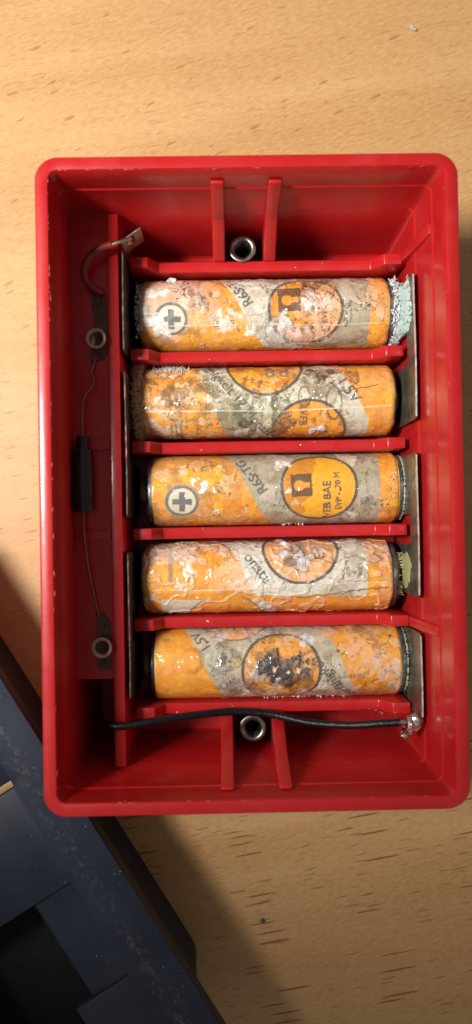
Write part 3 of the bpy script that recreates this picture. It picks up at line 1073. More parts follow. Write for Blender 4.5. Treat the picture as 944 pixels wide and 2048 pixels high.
for x in (345, 354, 363):
    b.mix(b.poly([(x - 2.6, 848), (x + 2.6, 848), (x + 3, 880), (x - 2, 880)]), GREYINK, 0.75)
b.spots([(352, 795, 1.5, (0.30, 0.15, 0.04), 0.85, .1), (340, 806, 0.9, (0.26, 0.12, 0.03), 0.9, .1), (372, 783, 1.3, (0.30, 0.16, 0.05), 0.85, .1), (360, 805, 0.9, (0.34, 0.17, 0.04), 0.8, .1), (320, 800, 0.9, (0.74, 0.66, 0.56), 0.8, .1)], 0.55, 0.8, 0.55, 2)
b.spots([(632, 757, 1.7, (0.22, 0.15, 0.06), 0.85, .1), (620, 748, 1.0, (0.12, 0.07, 0.03), 0.9, .1), (650, 746, 1.5, (0.12, 0.075, 0.035), 0.9, .12), (668, 744, 1.0, BROWN, 0.9, .1), (695, 752, 1.5, (0.30, 0.13, 0.03), 0.85, .1), (640, 785, 2.0, (0.36, 0.31, 0.20), 0.75, .06), (672, 768, 1.6, (0.66, 0.64, 0.56), 0.8, .06)], 0.55, 0.6, 0.95, 3)
b.spots([(485, 845, 0.9, DKBROWN, 0.9, .08), (500, 800, 0.7, (0.62, 0.60, 0.50), 0.8, .06), (556, 862, 1.5, (0.20, 0.10, 0.03), 0.85, .1), (575, 846, 1.2, (0.10, 0.06, 0.03), 0.85, .1), (567, 775, 0.6, (0.25, 0.12, 0.04), 0.9, .06), (522, 768, 0.7, (0.30, 0.15, 0.04), 0.9, .05), (596, 870, 1.0, BROWN, 0.7, .08)], 0.6, 0.8, 0.9, 4)
b.spots([(634, 858, 1.25, (0.76, 0.70, 0.72), 0.95, .18), (350, 757, 1.0, (0.78, 0.68, 0.62), 0.9, .14), (626, 862, 0.6, (0.80, 0.76, 0.78), 0.9, .1)], 0.4, 0.7, 0.7, 5)
b.spots([(300, 742, 2.0, PINK, 0.75, .08), (340, 735, 2.2, PINK, 0.6, .06), (305, 850, 2.0, (0.66, 0.56, 0.46), 0.7, .1), (330, 870, 2.0, (0.60, 0.46, 0.34), 0.6, .08)], 0.6, 0.6, 0.0, 6)  # pale film glare painted in, mostly at the left end
b.ringline(664, 805, 1.5, 3.2)
b.ringline(606, 793, 1.1, 2.0)
b.zone_peel([(450, 830, 5.0), (640, 765, 4.0), (360, 830, 4.0), (420, 770, 3.0)], 0.5, 0.50, (0.30, 0.24, 0.12), 0.55)
ck = 1 - sstep(0.06, 0.16, np.abs(b.S - (2.4 + 0.16 * (b.A - 41) + 0.5 * (fbm(b.A * 0.8, b.A * 0, 5) - 0.5))))
b.mix(ck * (b.A > 38) * (b.A < 46), DKBROWN, 0.8)
b.wear(0.2, 0.75, 1.0, sstep(38, 43, b.A), 0.95)
b.finish(0.95)
b.seam([(296, 826), (420, 823), (560, 822), (640, 817), (776, 809)], 0.85, 0.2)
build_battery(2, 'battery', 'second battery from the top, mouldy brown, with needle crystals on its left end', -16.3, 33.3, 23.6, b,
              end_spec(0.8, 6.5, 1.1, M_SILVER, 0, 0.2), end_spec(1.3, 5.9, 0.35, M_RING, 1.0, 0.04))

# ---- battery 3
b = Label(48.2, 310, 986, SL, 300)
b.ground(0.2, 0.5)
b.mix(sstep(0.38, 0.58, fbm(b.A * .28, b.S * .28, 21, 4)) * sstep(20, 14, b.A), (0.56, 0.29, 0.10), 0.75)
cream = b.poly([(440, 880), (457, 915), (548, 1050), (755, 1060), (757, 880)])
b.mix(cream, (0.43, 0.39, 0.28))
b.mix(cream * sstep(0.42, 0.60, fbm(b.A * 0.35, b.S * 0.35, 22, 4)), OLIVE, 0.6)
b.spots([(695, 918, 2.6, (0.66, 0.60, 0.45), 0.9, .06), (700, 1030, 1.5, (0.62, 0.56, 0.42), 0.8, .05)], 0.35, 0.4, 0.9, 1)
b.logo(637, 972, 7.25, (0.88, 0.42, 0.02))
b.mix(b.disc(637, 972, 6.9) * sstep(-0.15, 0.15, (30.6 + 0.30 * b.S + 3.0 * (fbm(b.A * 0.6, b.S * 0.6, 25) - 0.5)) - b.A), (0.60, 0.23, 0.015), 0.85)
b.keyhole(581, 950, 622, 993)
b.mix(b.text('VEB BAE', 660, 1033, 2.15, 91), INK, 0.95)
b.mix(b.text('EVP - .70 M', 680, 1018, 1.62, 92), INK, 0.95)
b.mix(b.text('R6S·TG', 537, 981, 2.75, 124), INK, 0.92)
b.plus(369, 1005)
b.spots([(424, 950, 2.2, (0.90, 0.42, 0.02), 0.95, .06), (446, 958, 1.2, (0.88, 0.42, 0.03), 0.9, .05), (326, 972, 1.4, (0.84, 0.36, 0.01), 0.9, .04), (425, 1003, 1.6, (0.66, 0.25, 0.01), 0.8, .04), (440, 940, 0.9, (0.92, 0.60, 0.25), 0.8, .06)], 0.5, 0.7, 0.3, 2)
b.spots([(408, 985, 1.0, WHITE, 0.95, .14), (414, 972, 0.8, WHITE, 0.8, .1), (395, 962, 0.7, (0.78, 0.70, 0.6), 0.8, .08), (372, 945, 1.1, (0.80, 0.56, 0.34), 0.8, .06), (330, 950, 1.1, (0.80, 0.50, 0.28), 0.8, .06), (563, 935, 1.3, WHITE, 0.85, .12), (574, 928, 0.7, WHITE, 0.8, .1), (577, 982, 0.6, WHITE, 0.85, .08), (586, 1006, 0.8, (0.80, 0.68, 0.5), 0.8, .06), (437, 1024, 0.6, WHITE, 0.8, .1)], 0.6, 0.9, 0.0, 3)
b.zone_peel([(735, 930, 3.5), (420, 935, 2.5), (740, 1010, 3.0)], 0.5, 0.55, (0.34, 0.28, 0.2), 0.5)
b.H *= 0.7
b.wear(0.2, 0.4, 0.8, np.maximum(b.disc(637, 972, 7.0), b.disc(369, 1005, 3.3)))
b.finish(0.45)
build_battery(3, 'battery', 'middle battery with a silver left rim, a plus sign and the letters EVP', -14.6, 33.4, 5.95, b,
              end_spec(0.5, 6.85, 1.25, M_SILVER, 1.6, 0.12), end_spec(0.7, 6.75, 1.3, M_RING, 0, 0.1))

# ---- battery 4
b = Label(48.9, 288, 1158, SL, 400)
b.ground(0.45, 0.1)
b.mix(sstep(0.46, 0.60, fbm(b.A * 0.3, b.S * 0.4, 401, 4)) * sstep(1, 5, b.S + 0 * b.A), PINK, 0.7)
cream = b.poly([(430, 1050), (460, 1095), (510, 1190), (728, 1188), (731, 1050)])
b.mix(cream, (0.68, 0.66, 0.54))
b.mix(cream * sstep(31, 37, b.A) * sstep(0.40, 0.58, fbm(b.A * 0.45, b.S * 0.45, 42, 4)), (0.42, 0.38, 0.27), 0.7)
b.mix(b.poly([(290, 1186), (770, 1190), (770, 1240), (290, 1240)]), (0.78, 0.29, 0.025), 0.75)
b.mix(b.poly([(326, 1199), (528, 1199), (575, 1240), (326, 1240)]), (0.62, 0.58, 0.45), 0.97)
b.mix(b.disc(452, 1246, 7.4) * (b.S < -4.2), ORANGE)
b.mix(b.ringm(452, 1246, 7.4, 0.4) * (b.S < -4.2), GREYINK, 0.85)
b.logo(601, 1098, 7.3, (0.82, 0.42, 0.15))
b.mix(b.disc(601, 1098, 6.9) * sstep(0.47, 0.6, fbm(b.A * .5, b.S * .5, 44, 4)), PINK, 0.7)
b.mix(b.disc(601, 1098, 6.9) * sstep(-1.6, -4.6, b.S), AMBER, 0.75)
b.mix(b.text('E', 648, 1118, 3.0, 95), INK, 0.8)
b.mix(b.text('onate', 487, 1116, 3.0, -53), INK, 0.95)
b.mix(b.poly([(341, 1095), (350, 1095), (350, 1165), (341, 1165)]), GREYINK, 0.6)
b.spots([(590, 1100, 1.9, (0.30, 0.24, 0.17), 0.85, -.1), (600, 1080, 1.6, (0.30, 0.25, 0.18), 0.8, -.1), (582, 1122, 1.2, (0.26, 0.2, 0.15), 0.85, -.1), (612, 1112, 1.5, (0.60, 0.58, 0.57), 0.85, .05), (602, 1128, 1.4, (0.58, 0.57, 0.56), 0.8, .05), (632, 1098, 1.2, (0.20, 0.20, 0.21), 0.7, .03)], 0.6, 0.7, 0.9, 2)
b.spots([(712, 1150, 1.1, (0.26, 0.23, 0.17), 0.7, .05), (692, 1122, 0.8, (0.25, 0.22, 0.16), 0.7, .05), (680, 1152, 0.8, (0.40, 0.37, 0.28), 0.6, .04), (395, 1150, 0.7, BROWN, 0.7, -.05), (425, 1135, 1.0, (0.72, 0.36, 0.06), 0.7, .1)], 0.7, 0.8, 0.3, 3)
b.spots([(569, 1088, 1.1, (0.86, 0.86, 0.86), 0.95, .30), (568, 1108, 0.9, (0.86, 0.86, 0.86), 0.95, .30), (567, 1075, 1.2, (0.84, 0.82, 0.82), 0.95, .25)], 0.2, 0.5, 0.0, 4)  # white highlight along the raised film fold, painted into the colour
b.spots([(310, 1112, 2.0, PINK, 0.8, .1), (325, 1095, 2.2, PINK, 0.7, .1), (303, 1195, 1.4, PINK, 0.7, .06), (380, 1108, 2.4, PINK, 0.65, .08), (385, 1140, 1.5, (0.80, 0.64, 0.52), 0.7, .1), (480, 1085, 2.0, PINK, 0.7, .1), (360, 1170, 1.0, (0.78, 0.66, 0.58), 0.6, .06), (353, 1105, 0.9, WHITE, 0.8, .1)], 0.6, 0.5, 0.0, 5)  # pinkish clouded film with its glare painted on
cre = 1 - sstep(0.015, 0.06, np.abs(fbm(b.A * 0.20, b.S * 0.24, 49, 3) - 0.5))
b.H += 0.20 * cre
b.mix(cre, WHITE, 0.22)
ck = 1 - sstep(0.07, 0.2, np.abs(b.S - (-5.0 + 0.11 * (b.A - 26) + 1.2 * (fbm(b.A * 0.5, b.A * 0, 19) - 0.5))))
b.mix(ck * (b.A > 30) * (b.A < 48), BROWN, 0.85)
ck = 1 - sstep(0.06, 0.18, np.abs(b.S - (3.0 + 0.8 * np.sin(b.A * 0.8) + 1.5 * (fbm(b.A * 0.6, b.A * 0, 29) - 0.5))))
b.mix(ck * (b.A > 34) * (b.A < 47), BROWN, 0.7)
b.zone_peel([(600, 1105, 4.5), (740, 1100, 3.0)], 0.5, 0.54, (0.66, 0.52, 0.40), 0.5)
b.wear(0.35, 0.25, 0.6, sstep(19, 13, b.A) * sstep(4.0, 1.5, b.S), 0.55)
b.finish(0.75)
b.seam([(289, 1181), (400, 1181), (520, 1176), (600, 1168), (768, 1162)], 0.7, 0.18)
b.G[:] = 1.0
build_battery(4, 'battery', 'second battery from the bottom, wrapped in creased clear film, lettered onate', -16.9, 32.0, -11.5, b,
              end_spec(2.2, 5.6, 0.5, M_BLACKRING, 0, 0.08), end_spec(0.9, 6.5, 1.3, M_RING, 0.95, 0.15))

# ---- battery 5
b = Label(47.9, 313, 1327, SL * 0.9, 500)
b.ground(0.10, 0.12)
cream = b.poly([(355, 1230), (372, 1264), (458, 1400), (722, 1400), (650, 1264), (630, 1230)])
b.mix(cream, (0.56, 0.52, 0.38))
b.mix(cream * sstep(0.47, 0.62, fbm(b.A * 0.4, b.S * 0.4, 52, 4)), OLIVE, 0.5)
b.mix(b.disc(470, 1228, 6.6), PEACH)
b.mix(b.ringm(470, 1228, 6.6, 0.4), GREYINK, 0.85)
b.logo(560, 1342, 7.5, (0.80, 0.36, 0.05))
b.mix(b.disc(560, 1342, 7.0) * sstep(0.46, 0.6, fbm(b.A * .5, b.S * .5, 54, 4)), (0.80, 0.50, 0.28), 0.75)
b.mix(b.disc(560, 1342, 7.0) * sstep(0.52, 0.62, fbm(b.A * .6, b.S * .6, 57, 4)), (0.46, 0.18, 0.02), 0.75)
b.mix(b.text('Lagerfähigkeit', 724, 1398, 2.75, 129), INK, 0.88)
b.mix(b.text('1,5V', 425, 1299, 2.7, 124), INK, 0.92)
right_or = sstep(34.5, 36.5, b.A + 0.62 * b.S * 0.8)
b.mix(right_or * sstep(0.46, 0.6, fbm(b.A * 0.35, b.S * 0.35, 58, 4)), (0.82, 0.46, 0.20), 0.7)
b.mix(right_or * sstep(0.56, 0.66, fbm(b.A * 0.4, b.S * 0.4, 61, 4)), PINK, 0.8)
b.spots([(440, 1335, 1.6, (0.36, 0.33, 0.29), 0.75, .08), (455, 1360, 1.6, (0.38, 0.35, 0.30), 0.75, .08), (450, 1310, 1.3, (0.40, 0.37, 0.31), 0.7, .06), (470, 1376, 1.9, (0.32, 0.28, 0.24), 0.8, .1), (432, 1265, 1.6, (0.66, 0.52, 0.46), 0.85, .1), (415, 1258, 1.5, (0.34, 0.17, 0.12), 0.8, .08), (460, 1260, 0.6, PINK, 0.9, .06)], 0.55, 0.7, 0.95, 1)
b.spots([(448, 1338, 0.5, (0.62, 0.60, 0.58), 0.9, .08), (445, 1350, 0.5, (0.62, 0.60, 0.58), 0.9, .08), (475, 1325, 1.2, (0.50, 0.32, 0.06), 0.9, .14), (446, 1322, 0.8, (0.14, 0.11, 0.09), 0.85, .05)], 0.35, 0.9, 0.9, 2)
b.spots([(520, 1345, 1.6, (0.36, 0.38, 0.42), 0.8, .06), (545, 1362, 1.5, (0.30, 0.31, 0.35), 0.75, .06), (535, 1310, 1.0, (0.55, 0.24, 0.05), 0.8, .05), (515, 1310, 0.8, (0.40, 0.17, 0.03), 0.8, .05), (500, 1368, 1.0, (0.28, 0.12, 0.03), 0.85, .05)], 0.6, 0.8, 0.6, 3)
b.spots([(532, 1333, 1.88, (0.030, 0.032, 0.038), 0.95, .14), (548, 1322, 1.50, (0.035, 0.036, 0.04), 0.95, .12), (557, 1345, 2.12, (0.035, 0.030, 0.030), 0.95, .14), (574, 1352, 2.00, (0.04, 0.035, 0.035), 0.92, .14), (595, 1328, 1.75, (0.035, 0.035, 0.04), 0.95, .14), (575, 1333, 1.25, (0.10, 0.10, 0.11), 0.9, .1), (603, 1348, 1.38, (0.09, 0.09, 0.10), 0.9, .1), (588, 1360, 1.25, (0.12, 0.08, 0.05), 0.85, .1), (565, 1368, 1.12, (0.14, 0.09, 0.05), 0.8, .1)], 0.55, 0.9, 0.6, 4)
b.spots([(597, 1342, 0.6, (0.80, 0.55, 0.35), 0.9, .08), (553, 1358, 0.8, (0.62, 0.55, 0.48), 0.85, .1), (576, 1346, 0.35, WHITE, 0.9, .08), (545, 1338, 0.5, (0.76, 0.56, 0.42), 0.85, .06), (505, 1352, 0.7, (0.74, 0.62, 0.52), 0.85, .06)], 0.4, 0.9, 0.4, 5)
b.spots([(500, 1387, 2.2, PINK, 0.8, .08), (540, 1389, 2.0, PINK, 0.75, .08), (600, 1386, 1.8, PINK, 0.75, .08), (500, 1262, 1.8, PINK, 0.75, .08), (580, 1260, 2.4, PINK, 0.8, .08), (690, 1396, 1.8, PINK, 0.7, .06), (610, 1282, 1.3, (0.68, 0.72, 0.76), 0.8, .05), (445, 1275, 1.3, (0.74, 0.75, 0.76), 0.85, .06), (640, 1374, 1.0, (0.70, 0.72, 0.72), 0.7, .05)], 0.6, 0.6, 0.0, 6)  # pinkish and bluish film glare painted as soft patches
clean = sstep(12.5, 9.0, b.A)
b.zone_peel([(445, 1340, 4.0), (470, 1375, 3.0), (530, 1385, 3.0), (520, 1290, 3.0)], 0.55, 0.50, (0.44, 0.40, 0.33), 0.5)
b.H *= (1 - 0.8 * clean)
lump = b.blob(385, 1322, 2.8, 0.12, 71, 0.4, soft=0.5)
b.H += 0.55 * lump
b.mix(np.clip(1 - np.abs(b.blob(385, 1322, 2.8, 0.12, 71, 0.4, soft=0.25) - 0.4) / 0.3, 0, 1), AMBER, 0.5)
b.mix(b.blob(335, 1284, 0.7, 0.8, 72, 0.9), (0.30, 0.18, 0.03), 0.6)
b.wear(0.3, 0.55, 0.95, clean)
b.finish(0.65, clean)
b.G[:] = 1.0
build_battery(5, 'battery', 'bottom battery with a clean orange left end and a black blistered circle', -14.6, 33.2, -28.5, b,
              end_spec(0.35, 6.95, 1.2, M_BLACKRING, 1.5, 0.05), end_spec(0.6, 6.85, 1.45, M_RING, 0, 0.1))

BAT = [o for o in COL.objects if o.name.split('.')[0] == 'battery']

# ---- crystals grown on the batteries
def crystals(name, parent, mat, gen, n, smooth=False):
    shapes = [gen() for _ in range(n)]
    return tag(mesh_obj(name, *join_shapes(shapes), mat, parent, smooth=smooth, sharp=75), kind='stuff')


def ring_pt(yc, r, t, zc=11.55):
    return yc + r * math.sin(t), zc + r * math.cos(t)


def g_b2():
    t = random.uniform(-1.25, 1.3)
    r = random.uniform(4.6, 7.9)
    y, z = ring_pt(23.6, r, t)
    x = -16.0 - random.uniform(0, 1.7)
    d = (random.uniform(-1.1, 0.35), 0.7 * math.sin(t) + random.uniform(-0.7, 0.7), 0.7 * math.cos(t) + random.uniform(-0.6, 0.6))
    return needle((x, y, z), d, random.uniform(0.5, 2.0), random.uniform(0.05, 0.14))


crystals('needle_crystals', BAT[1], M_CRYST_B, g_b2, 1300)


def g_b2w():
    a = random.gauss(0, 1)
    y, z = ring_pt(23.6, 7.1, random.uniform(0.9, 1.3))
    return needle((-10.6 + a * 1.5, y, z), (random.uniform(-0.6, 0.6), random.uniform(0.1, 1), random.uniform(0.2, 1)), random.uniform(0.3, 1.0), random.uniform(0.05, 0.11))


crystals('white_crystals', BAT[1], M_CRYST_W, g_b2w, 170)


def g_b1():
    t = random.uniform(-1.5, 1.25)
    r = random.uniform(5.6, 6.9)
    y, z = ring_pt(41.2, r, t)
    x = 33.6 + random.uniform(-0.4, 0.8) + 0.25 * math.sin(t * 5)
    if random.random() < 0.5:
        return nugget((x, y, z), random.uniform(0.25, 0.6), (0.45, 1.7, 1.2))
    return needle((x, y, z), (random.uniform(-0.5, 0.9), random.uniform(-0.7, 0.7) + 0.3 * math.sin(t), 0.6 * math.cos(t) + random.uniform(-0.4, 0.6)), random.uniform(0.4, 1.1), random.uniform(0.07, 0.15))


crystals('corrosion_crust', BAT[0], M_CRYST_W, g_b1, 460, True)


def g_teal():
    return nugget((34.45 + random.uniform(-0.3, 0.2), 40.0 + random.uniform(-4.6, 5.0), random.uniform(10, 25.2)), random.uniform(0.12, 0.4), (0.5, 1.5, 1.5))


crystals('verdigris_grains', pr1, M_TEAL, g_teal, 110, True)


def g_b1t():
    y, z = ring_pt(41.2, 7.0, 1.08)
    return nugget((-10.0 + random.gauss(0, 0.65), y + random.uniform(-0.3, 0.5), z + random.uniform(-0.3, 0.4)), random.uniform(0.2, 0.55))


crystals('salt_lump', BAT[0], M_CRYST_W, g_b1t, 28)


def g_b1l():
    t = random.uniform(-0.9, 1.3)
    y, z = ring_pt(41.2, random.uniform(5.2, 6.9), t)
    return nugget((-17.0 + random.uniform(-0.35, 0.7), y, z), random.uniform(0.15, 0.4), (0.8, 1.4, 1))


crystals('salt_flakes', BAT[0], M_CRYST_W, g_b1l, 45)


def g_b4():
    t = random.choice((random.gauss(0.75, 0.16), random.gauss(-0.75, 0.2), random.uniform(-0.9, 0.9)))
    y, z = ring_pt(-11.3, random.uniform(3.0, 5.4), t)
    return needle((33.3 + random.uniform(-0.2, 0.3), y, z), (random.uniform(0.5, 1.2), random.uniform(-0.5, 0.5) + 0.3 * math.sin(t), random.uniform(0.0, 0.7)), random.uniform(0.4, 1.5), random.uniform(0.07, 0.16))


crystals('cream_crystals', BAT[3], M_CRYST_Y, g_b4, 150)


def rim_crust(parent, yc, x, mat, r0=6.1, n=200):
    def g():
        t = random.uniform(-1.5, 1.4)
        y, z = ring_pt(yc, random.uniform(r0, r0 + 0.35), t)
        return nugget((x + random.uniform(-0.12, 0.15), y, z), random.uniform(0.12, 0.26), (0.7, 1.6, 1))
    crystals('rim_crust', parent, mat, g, n)


M_RIMC = mat_simple('pale_rim_crust', (0.52, 0.50, 0.36), 0.7, 0.0, 0.3, 0.7)
rim_crust(BAT[2], 5.95, 34.55, M_RIMC)
rim_crust(BAT[4], -28.5, 34.5, M_RIMC)

# ------------------------------------------------------------------ wiring
wire = empty('black_wire', (5, -38, 16.4))
tag(wire, 'glossy black insulated wire running across the bottom compartment', 'wire')
WP = [(-26.0, -36.6, 17.0), (-24.6, -37.0, 21.5), (-23.2, -37.3, 24.3), (-21.4, -37.4, 25.4), (-19.2, -37.4, 25.3), (-14.8, -37.0, 24.4), (-10.4, -36.8, 22.8), (-5.8, -36.6, 21.3), (0.8, -36.9, 18.6), (7.5, -37.6, 18.2), (15.0, -38.85, 20.3), (22.2, -38.9, 22.6), (27.0, -38.2, 24.4), (31.2, -37.75, 25.6)]
mesh_obj('insulation', *tube(WP, 0.72, 14, 10, jitter=0.05), M_BLACKWIRE, wire, smooth=True, sharp=60)
mesh_obj('bare_end', *tube([(31.0, -37.75, 25.55), (32.2, -37.8, 25.7), (33.2, -38.0, 25.7)], 0.4, 8, 4), M_SOLDER, wire, smooth=True)

rw = empty('insulated_wire', (-22, 47, 24.2))
tag(rw, 'short curved brown-red insulated wire in the top left corner', 'wire')
mesh_obj('insulation', *tube([(-22.3, 42.4, 25.1), (-23.6, 42.9, 25.6), (-25.0, 44.1, 26.2), (-25.4, 46.2, 26.6), (-24.4, 48.3, 26.9), (-22.4, 49.8, 27.1), (-20.3, 50.5, 27.1)], 0.7, 14, 8), M_REDWIRE, rw, smooth=True)
mesh_obj('bare_end', *tube([(-20.4, 50.5, 27.1), (-19.0, 51.0, 27.1), (-17.7, 51.5, 26.8), (-16.8, 52.0, 26.4)], 0.36, 8, 5), M_STEEL, rw, smooth=True)


def lug(label, pts_top, slot, z=24.35):
    """a flat tag of sheet metal with a slot, riveted to the shelf"""
    cx = sum(p[0] for p in pts_top) / len(pts_top)
    cy = sum(p[1] for p in pts_top) / len(pts_top)
    e = empty('solder_lug', (cx, cy, 24.0))
    tag(e, label, 'solder lug', 'solder lugs on the side shelf')
    flat = mesh_obj('tag', *prism(pts_top, z - 0.28, z, 'z'), M_LUG, e, bevel=0.06, seg=1)
    for c, r_ in slot:
        prof = [(z - 0.1, r_), (z + 0.25, r_ * 0.98), (z + 0.3, r_ * 0.82), (z + 0.05, r_ * 0.6), (z + 0.05, 0.02)]
        vs, fs = lathe(prof, 'z', (c[0], c[1], 0), 20)
        vs = [(c[0] + (v[0] - c[0]) * 0.72, c[1] + (v[1] - c[1]) * 1.25, v[2]) for v in vs]
        mesh_obj('loop', vs, fs, M_LUG, flat, smooth=True)
    return e


lug('dull metal lug with a looped end holding the brown-red wire', [(-24.5, 43.0), (-22.2, 43.0), (-21.75, 39.5), (-21.75, 31.5), (-22.4, 30.3), (-24.9, 29.6), (-25.1, 30.6), (-24.0, 32.5), (-24.1, 37.5), (-24.5, 40.0)], [((-23.2, 41.2), 1.15)])
lug('dull metal lug below the black capacitor', [(-24.7, -16.7), (-23.2, -16.6), (-22.0, -18.6), (-21.9, -27.2), (-24.3, -27.2), (-24.5, -20.5), (-24.4, -18.2)], [])

capn = empty('capacitor', (-26.3, 8.5, 24.0))
tag(capn, 'black tubular capacitor with wire leads lying along the left wall', 'capacitor')
CX, CZ = -26.3, 25.95
prof = [(15.7, 1.05), (15.6, 1.2), (14.9, 1.18), (14.2, 1.0), (13.6, 0.98), (13.35, 1.1), (13.3, 1.72), (13.1, 1.82), (12.4, 1.72), (12.1, 1.66), (11.9, 1.75), (11.6, 1.88), (11.2, 1.92), (2.3, 1.92), (2.05, 1.84), (2.0, 1.6)]
cap_body = mesh_obj('body', *lathe(prof, 'y', (CX, 0, CZ), 40), M_CAPBODY, capn, smooth=True, sharp=35)
mesh_obj('lead', *tube([(CX, 15.6, CZ), (-26.3, 18.5, 26.0), (-26.2, 21.5, 26.0), (-25.6, 23.6, 25.8), (-24.3, 25.2, 25.6), (-24.2, 26.4, 25.5), (-24.7, 27.6, 25.3), (-24.3, 28.8, 25.0), (-24.0, 30.2, 24.5)], 0.22, 10, 6), M_LEAD, capn, smooth=True)
mesh_obj('lead', *tube([(CX, 2.2, CZ), (-26.35, -1.0, 26.0), (-26.0, -5.0, 25.9), (-25.6, -9.0, 25.5), (-24.9, -13.0, 25.0), (-24.0, -17.4, 24.5)], 0.22, 10, 6), M_LEAD, capn, smooth=True)
marks = []
for i in range(6):
    y = 10.2 - i * 0.85
    t0, t1 = -0.15, 0.35
    p = []
    for t, dy in ((t0, 0.0), (t1, -0.28)):
        for w in (0.12, -0.12):
            p.append((CX + 1.95 * math.sin(t), y + dy + w, CZ + 1.95 * math.cos(t)))
    marks.append((p, [(0, 1, 3, 2)]))
    p = []
    for t, dy in ((0.75, 0.1), (1.05, -0.15)):
        for w in (0.12, -0.12):
            p.append((CX + 1.95 * math.sin(t), y - 0.6 + dy + w, CZ + 1.95 * math.cos(t)))
    marks.append((p, [(0, 1, 3, 2)]))
mesh_obj('printed_marks', *join_shapes(marks), M_PRINT, cap_body)

# ------------------------------------------------------------------ black cover lying beside the case
O = Vector((-32.0, -47.1, 0))
DX = Vector((0.520, -0.854, 0)).normalized()
cover = empty('black_cover', O)
cover.rotation_euler = (0, 0, math.atan2(DX.y, DX.x))
tag(cover, 'dusty blue-black plastic cover lying partly beneath the lower left corner', 'cover')


def local_obj(name, verts, faces, mat, bevel=0.0, seg=2, smooth=False, sharp=40):
    """verts in the cover's own frame: s along its edge, t inwards (turned to the frame's -y), z up"""
    me = bpy.data.meshes.new(name)
    bm = bmesh.new()
    bv = [bm.verts.new((v[0] * MM, -v[1] * MM, v[2] * MM)) for v in verts]
    for f in faces:
        try:
            bm.faces.new([bv[i] for i in f])
        except ValueError:
            pass
    bmesh.ops.recalc_face_normals(bm, faces=bm.faces)
    if bevel:
        ed = [e for e in bm.edges if len(e.link_faces) == 2 and e.calc_face_angle(0) > 0.3]
        bmesh.ops.bevel(bm, geom=ed, offset=bevel * MM, segments=seg, profile=0.5, affect='EDGES', clamp_overlap=True)
    bm.to_mesh(me)
    bm.free()
    if smooth or bevel:
        me.polygons.foreach_set('use_smooth', [True] * len(me.polygons))
        me.set_sharp_from_angle(angle=math.radians(sharp))
    return link_mesh(name, me, mat, cover)


def cell_plate(ss, ts, z0, height):
    """stepped plate: height(i, j) gives the top of a cell or None for a hole"""
    V, F, idx = [], [], {}

    def vid(s, t, z):
        k_ = (round(s, 4), round(t, 4), round(z, 4))
        if k_ not in idx:
            idx[k_] = len(V)
            V.append(k_)
        return idx[k_]
    ns, nt = len(ss) - 1, len(ts) - 1
    H = [[height(i, j) for j in range(nt)] for i in range(ns)]
    for i in range(ns):
        for j in range(nt):
            z = H[i][j]
            if z is None:
                continue
            s0, s1, t0, t1 = ss[i], ss[i + 1], ts[j], ts[j + 1]
            F.append((vid(s0, t0, z), vid(s1, t0, z), vid(s1, t1, z), vid(s0, t1, z)))
            F.append((vid(s0, t0, z0), vid(s0, t1, z0), vid(s1, t1, z0), vid(s1, t0, z0)))
            for di, dj, a, c in ((-1, 0, (s0, t0), (s0, t1)), (1, 0, (s1, t0), (s1, t1)), (0, -1, (s0, t0), (s1, t0)), (0, 1, (s0, t1), (s1, t1))):
                ii, jj = i + di, j + dj
                o_ = H[ii][jj] if 0 <= ii < ns and 0 <= jj < nt else None
                lo = z0 if o_ is None else o_
                if lo < z:
                    F.append((vid(*a, lo), vid(*c, lo), vid(*c, z), vid(*a, z)))
    return V, F


ss = [-52, -18, -4.1, -2.6, 18.0, 38.6, 60, 64]
ts = [0, 8.7, 9.3, 13.5, 17.6, 21.0, 44.0, 52]


def hfun(i, j):
    s, t = (ss[i] + ss[i + 1]) / 2, (ts[j] + ts[j + 1]) / 2
    if 18 < s < 38.6 and 17.6 < t < 44 or 38.6 < s < 60 and 21 < t < 44:
        return None
    if 18 < s < 38.6 and 9.3 < t < 36:
        return 20.9
    if -4.1 < s < -2.6 and 8.7 < t < 21.0:
        return 20.6
    if -18 < s < -4.1 and 8.7 < t < 44:
        return 21.3
    return 22.0


cv, cf = cell_plate(ss, ts, 18.4, hfun)
local_obj('face_plate', cv, cf, M_COVER, bevel=0.22, seg=2)
local_obj('shade_sheet', *box(14.0, 52.0, 8.0, 46.0, 0.3, 3.0), mat_simple('shade_sheet', (0.008, 0.008, 0.009), 0.8), bevel=0.5)  # near-black sheet added to stand for the shade in the hollow


def ring2(s0, s1, t0, t1, r, z, n_=7):
    return ring(s0, s1, t0, t1, r, z, n_)


bo = ring2(-50, 55.5, 2.4, 50, 6.0, 18.5)
bb = ring2(-49.5, 54.6, 2.9, 49.5, 6.0, 0.05)
bi = ring2(-47.5, 52.5, 4.9, 47.5, 4.5, 0.05)
bt = ring2(-48, 53, 4.4, 48, 4.5, 18.5)
V = bo + bb + bi + bt
n = len(bo)
F = []
for q in range(3):
    for j in range(n):
        a, c = q * n + j, q * n + (j + 1) % n
        F.append((a, c, c + n, a + n))
for j in range(n):
    F.append((3 * n + j, 3 * n + (j + 1) % n, (j + 1) % n, j))
local_obj('side_wall', V, F, M_COVER, smooth=True)

local_obj('tan_strip', *box(-3.98, -2.72, 8.85, 18.8, 20.5, 21.2), mat_simple('tan_strip', (0.42, 0.24, 0.10), 0.5), bevel=0.1)

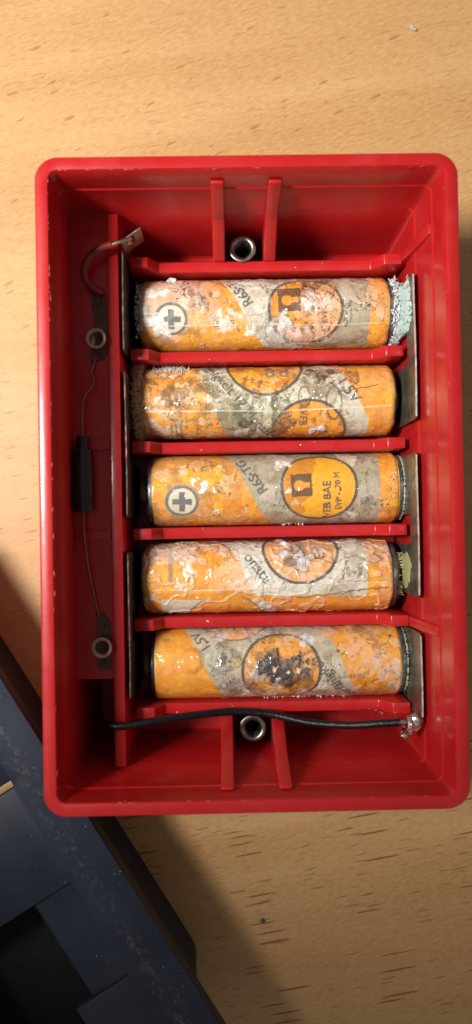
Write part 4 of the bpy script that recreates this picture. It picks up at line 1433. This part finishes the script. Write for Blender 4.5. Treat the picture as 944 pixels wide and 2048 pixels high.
# ------------------------------------------------------------------ loose bits
v, f = nugget((6.0, -86.6, 0.35), 0.62)
tag(mesh_obj('crumb', v, f, M_CRUMB_B, smooth=True, loc=(6.0, -86.6, 0)), 'tiny blue-grey crumb on the table below the case', 'crumb')
v, f = join_shapes([nugget((42.2, 107.0, 0.3), 0.7, (1.2, 0.7, 0.6)), nugget((42.9, 106.6, 0.3), 0.5)])
tag(mesh_obj('crumb', v, f, M_CRUMB_W, smooth=True, loc=(42.4, 106.8, 0)), 'tiny pale crumb near the top right table corner', 'crumb')
v, f = join_shapes([nugget((6.6, -47.55, 39.3), 0.75, (1.4, 0.6, 0.6)), nugget((7.4, -47.5, 39.2), 0.5)])
tag(mesh_obj('lint', v, f, M_CRUMB_W, smooth=True, loc=(6.9, -47.5, 39.0)), 'grey lint stuck to the lower rim of the red case', 'lint')

shapes = []
for yc_, xs_ in ((5.95, (14,)), (-28.5, (9, 14, 19))):
    for xc_ in xs_:
        for _ in range(9):
            t_ = random.gauss(1.32, 0.06)
            shapes.append(nugget((xc_ + random.gauss(0, 1.4), yc_ - 7.15 * math.sin(t_), 11.55 + 7.15 * math.cos(t_)), random.uniform(0.08, 0.3), (1.8, 0.7, 0.7)))
for _ in range(170):
    c = random.random() * 0.9
    if c < 0.14:          # on the divider tops
        y = random.choice(DIV_Y) + random.uniform(-0.9, 0.9)
        p = (random.uniform(-12, 29), y, 15.63)
    elif c < 0.50:        # end compartments
        p = (random.uniform(-17, 33), random.choice((random.uniform(51.6, 55.5), random.uniform(-43.8, -38.5))), 2.55)
    elif c < 0.9:        # heaps beside the fins
        xs = random.choice((-2.05, 7.85, 10.4, 0.5))
        top = random.random() < 0.5
        p = (xs + random.gauss(0, 0.2), random.uniform(51.5, 56.0) if top else random.uniform(-44.0, -39), 2.55)
    else:                 # right-hand ends of the dividers
        p = (random.uniform(31.4, 34.4), random.choice(DIV_Y) + random.uniform(-0.9, 0.9), 19.03)
    shapes.append(nugget(p, min(0.2, 0.05 + random.expovariate(22)), (1, random.uniform(0.6, 1.8), 0.6)))
tag(mesh_obj('corrosion_dust', *join_shapes(shapes), M_CRYST_W), 'scattered white specks of corrosion dust inside the red case', 'dust', kind='stuff')
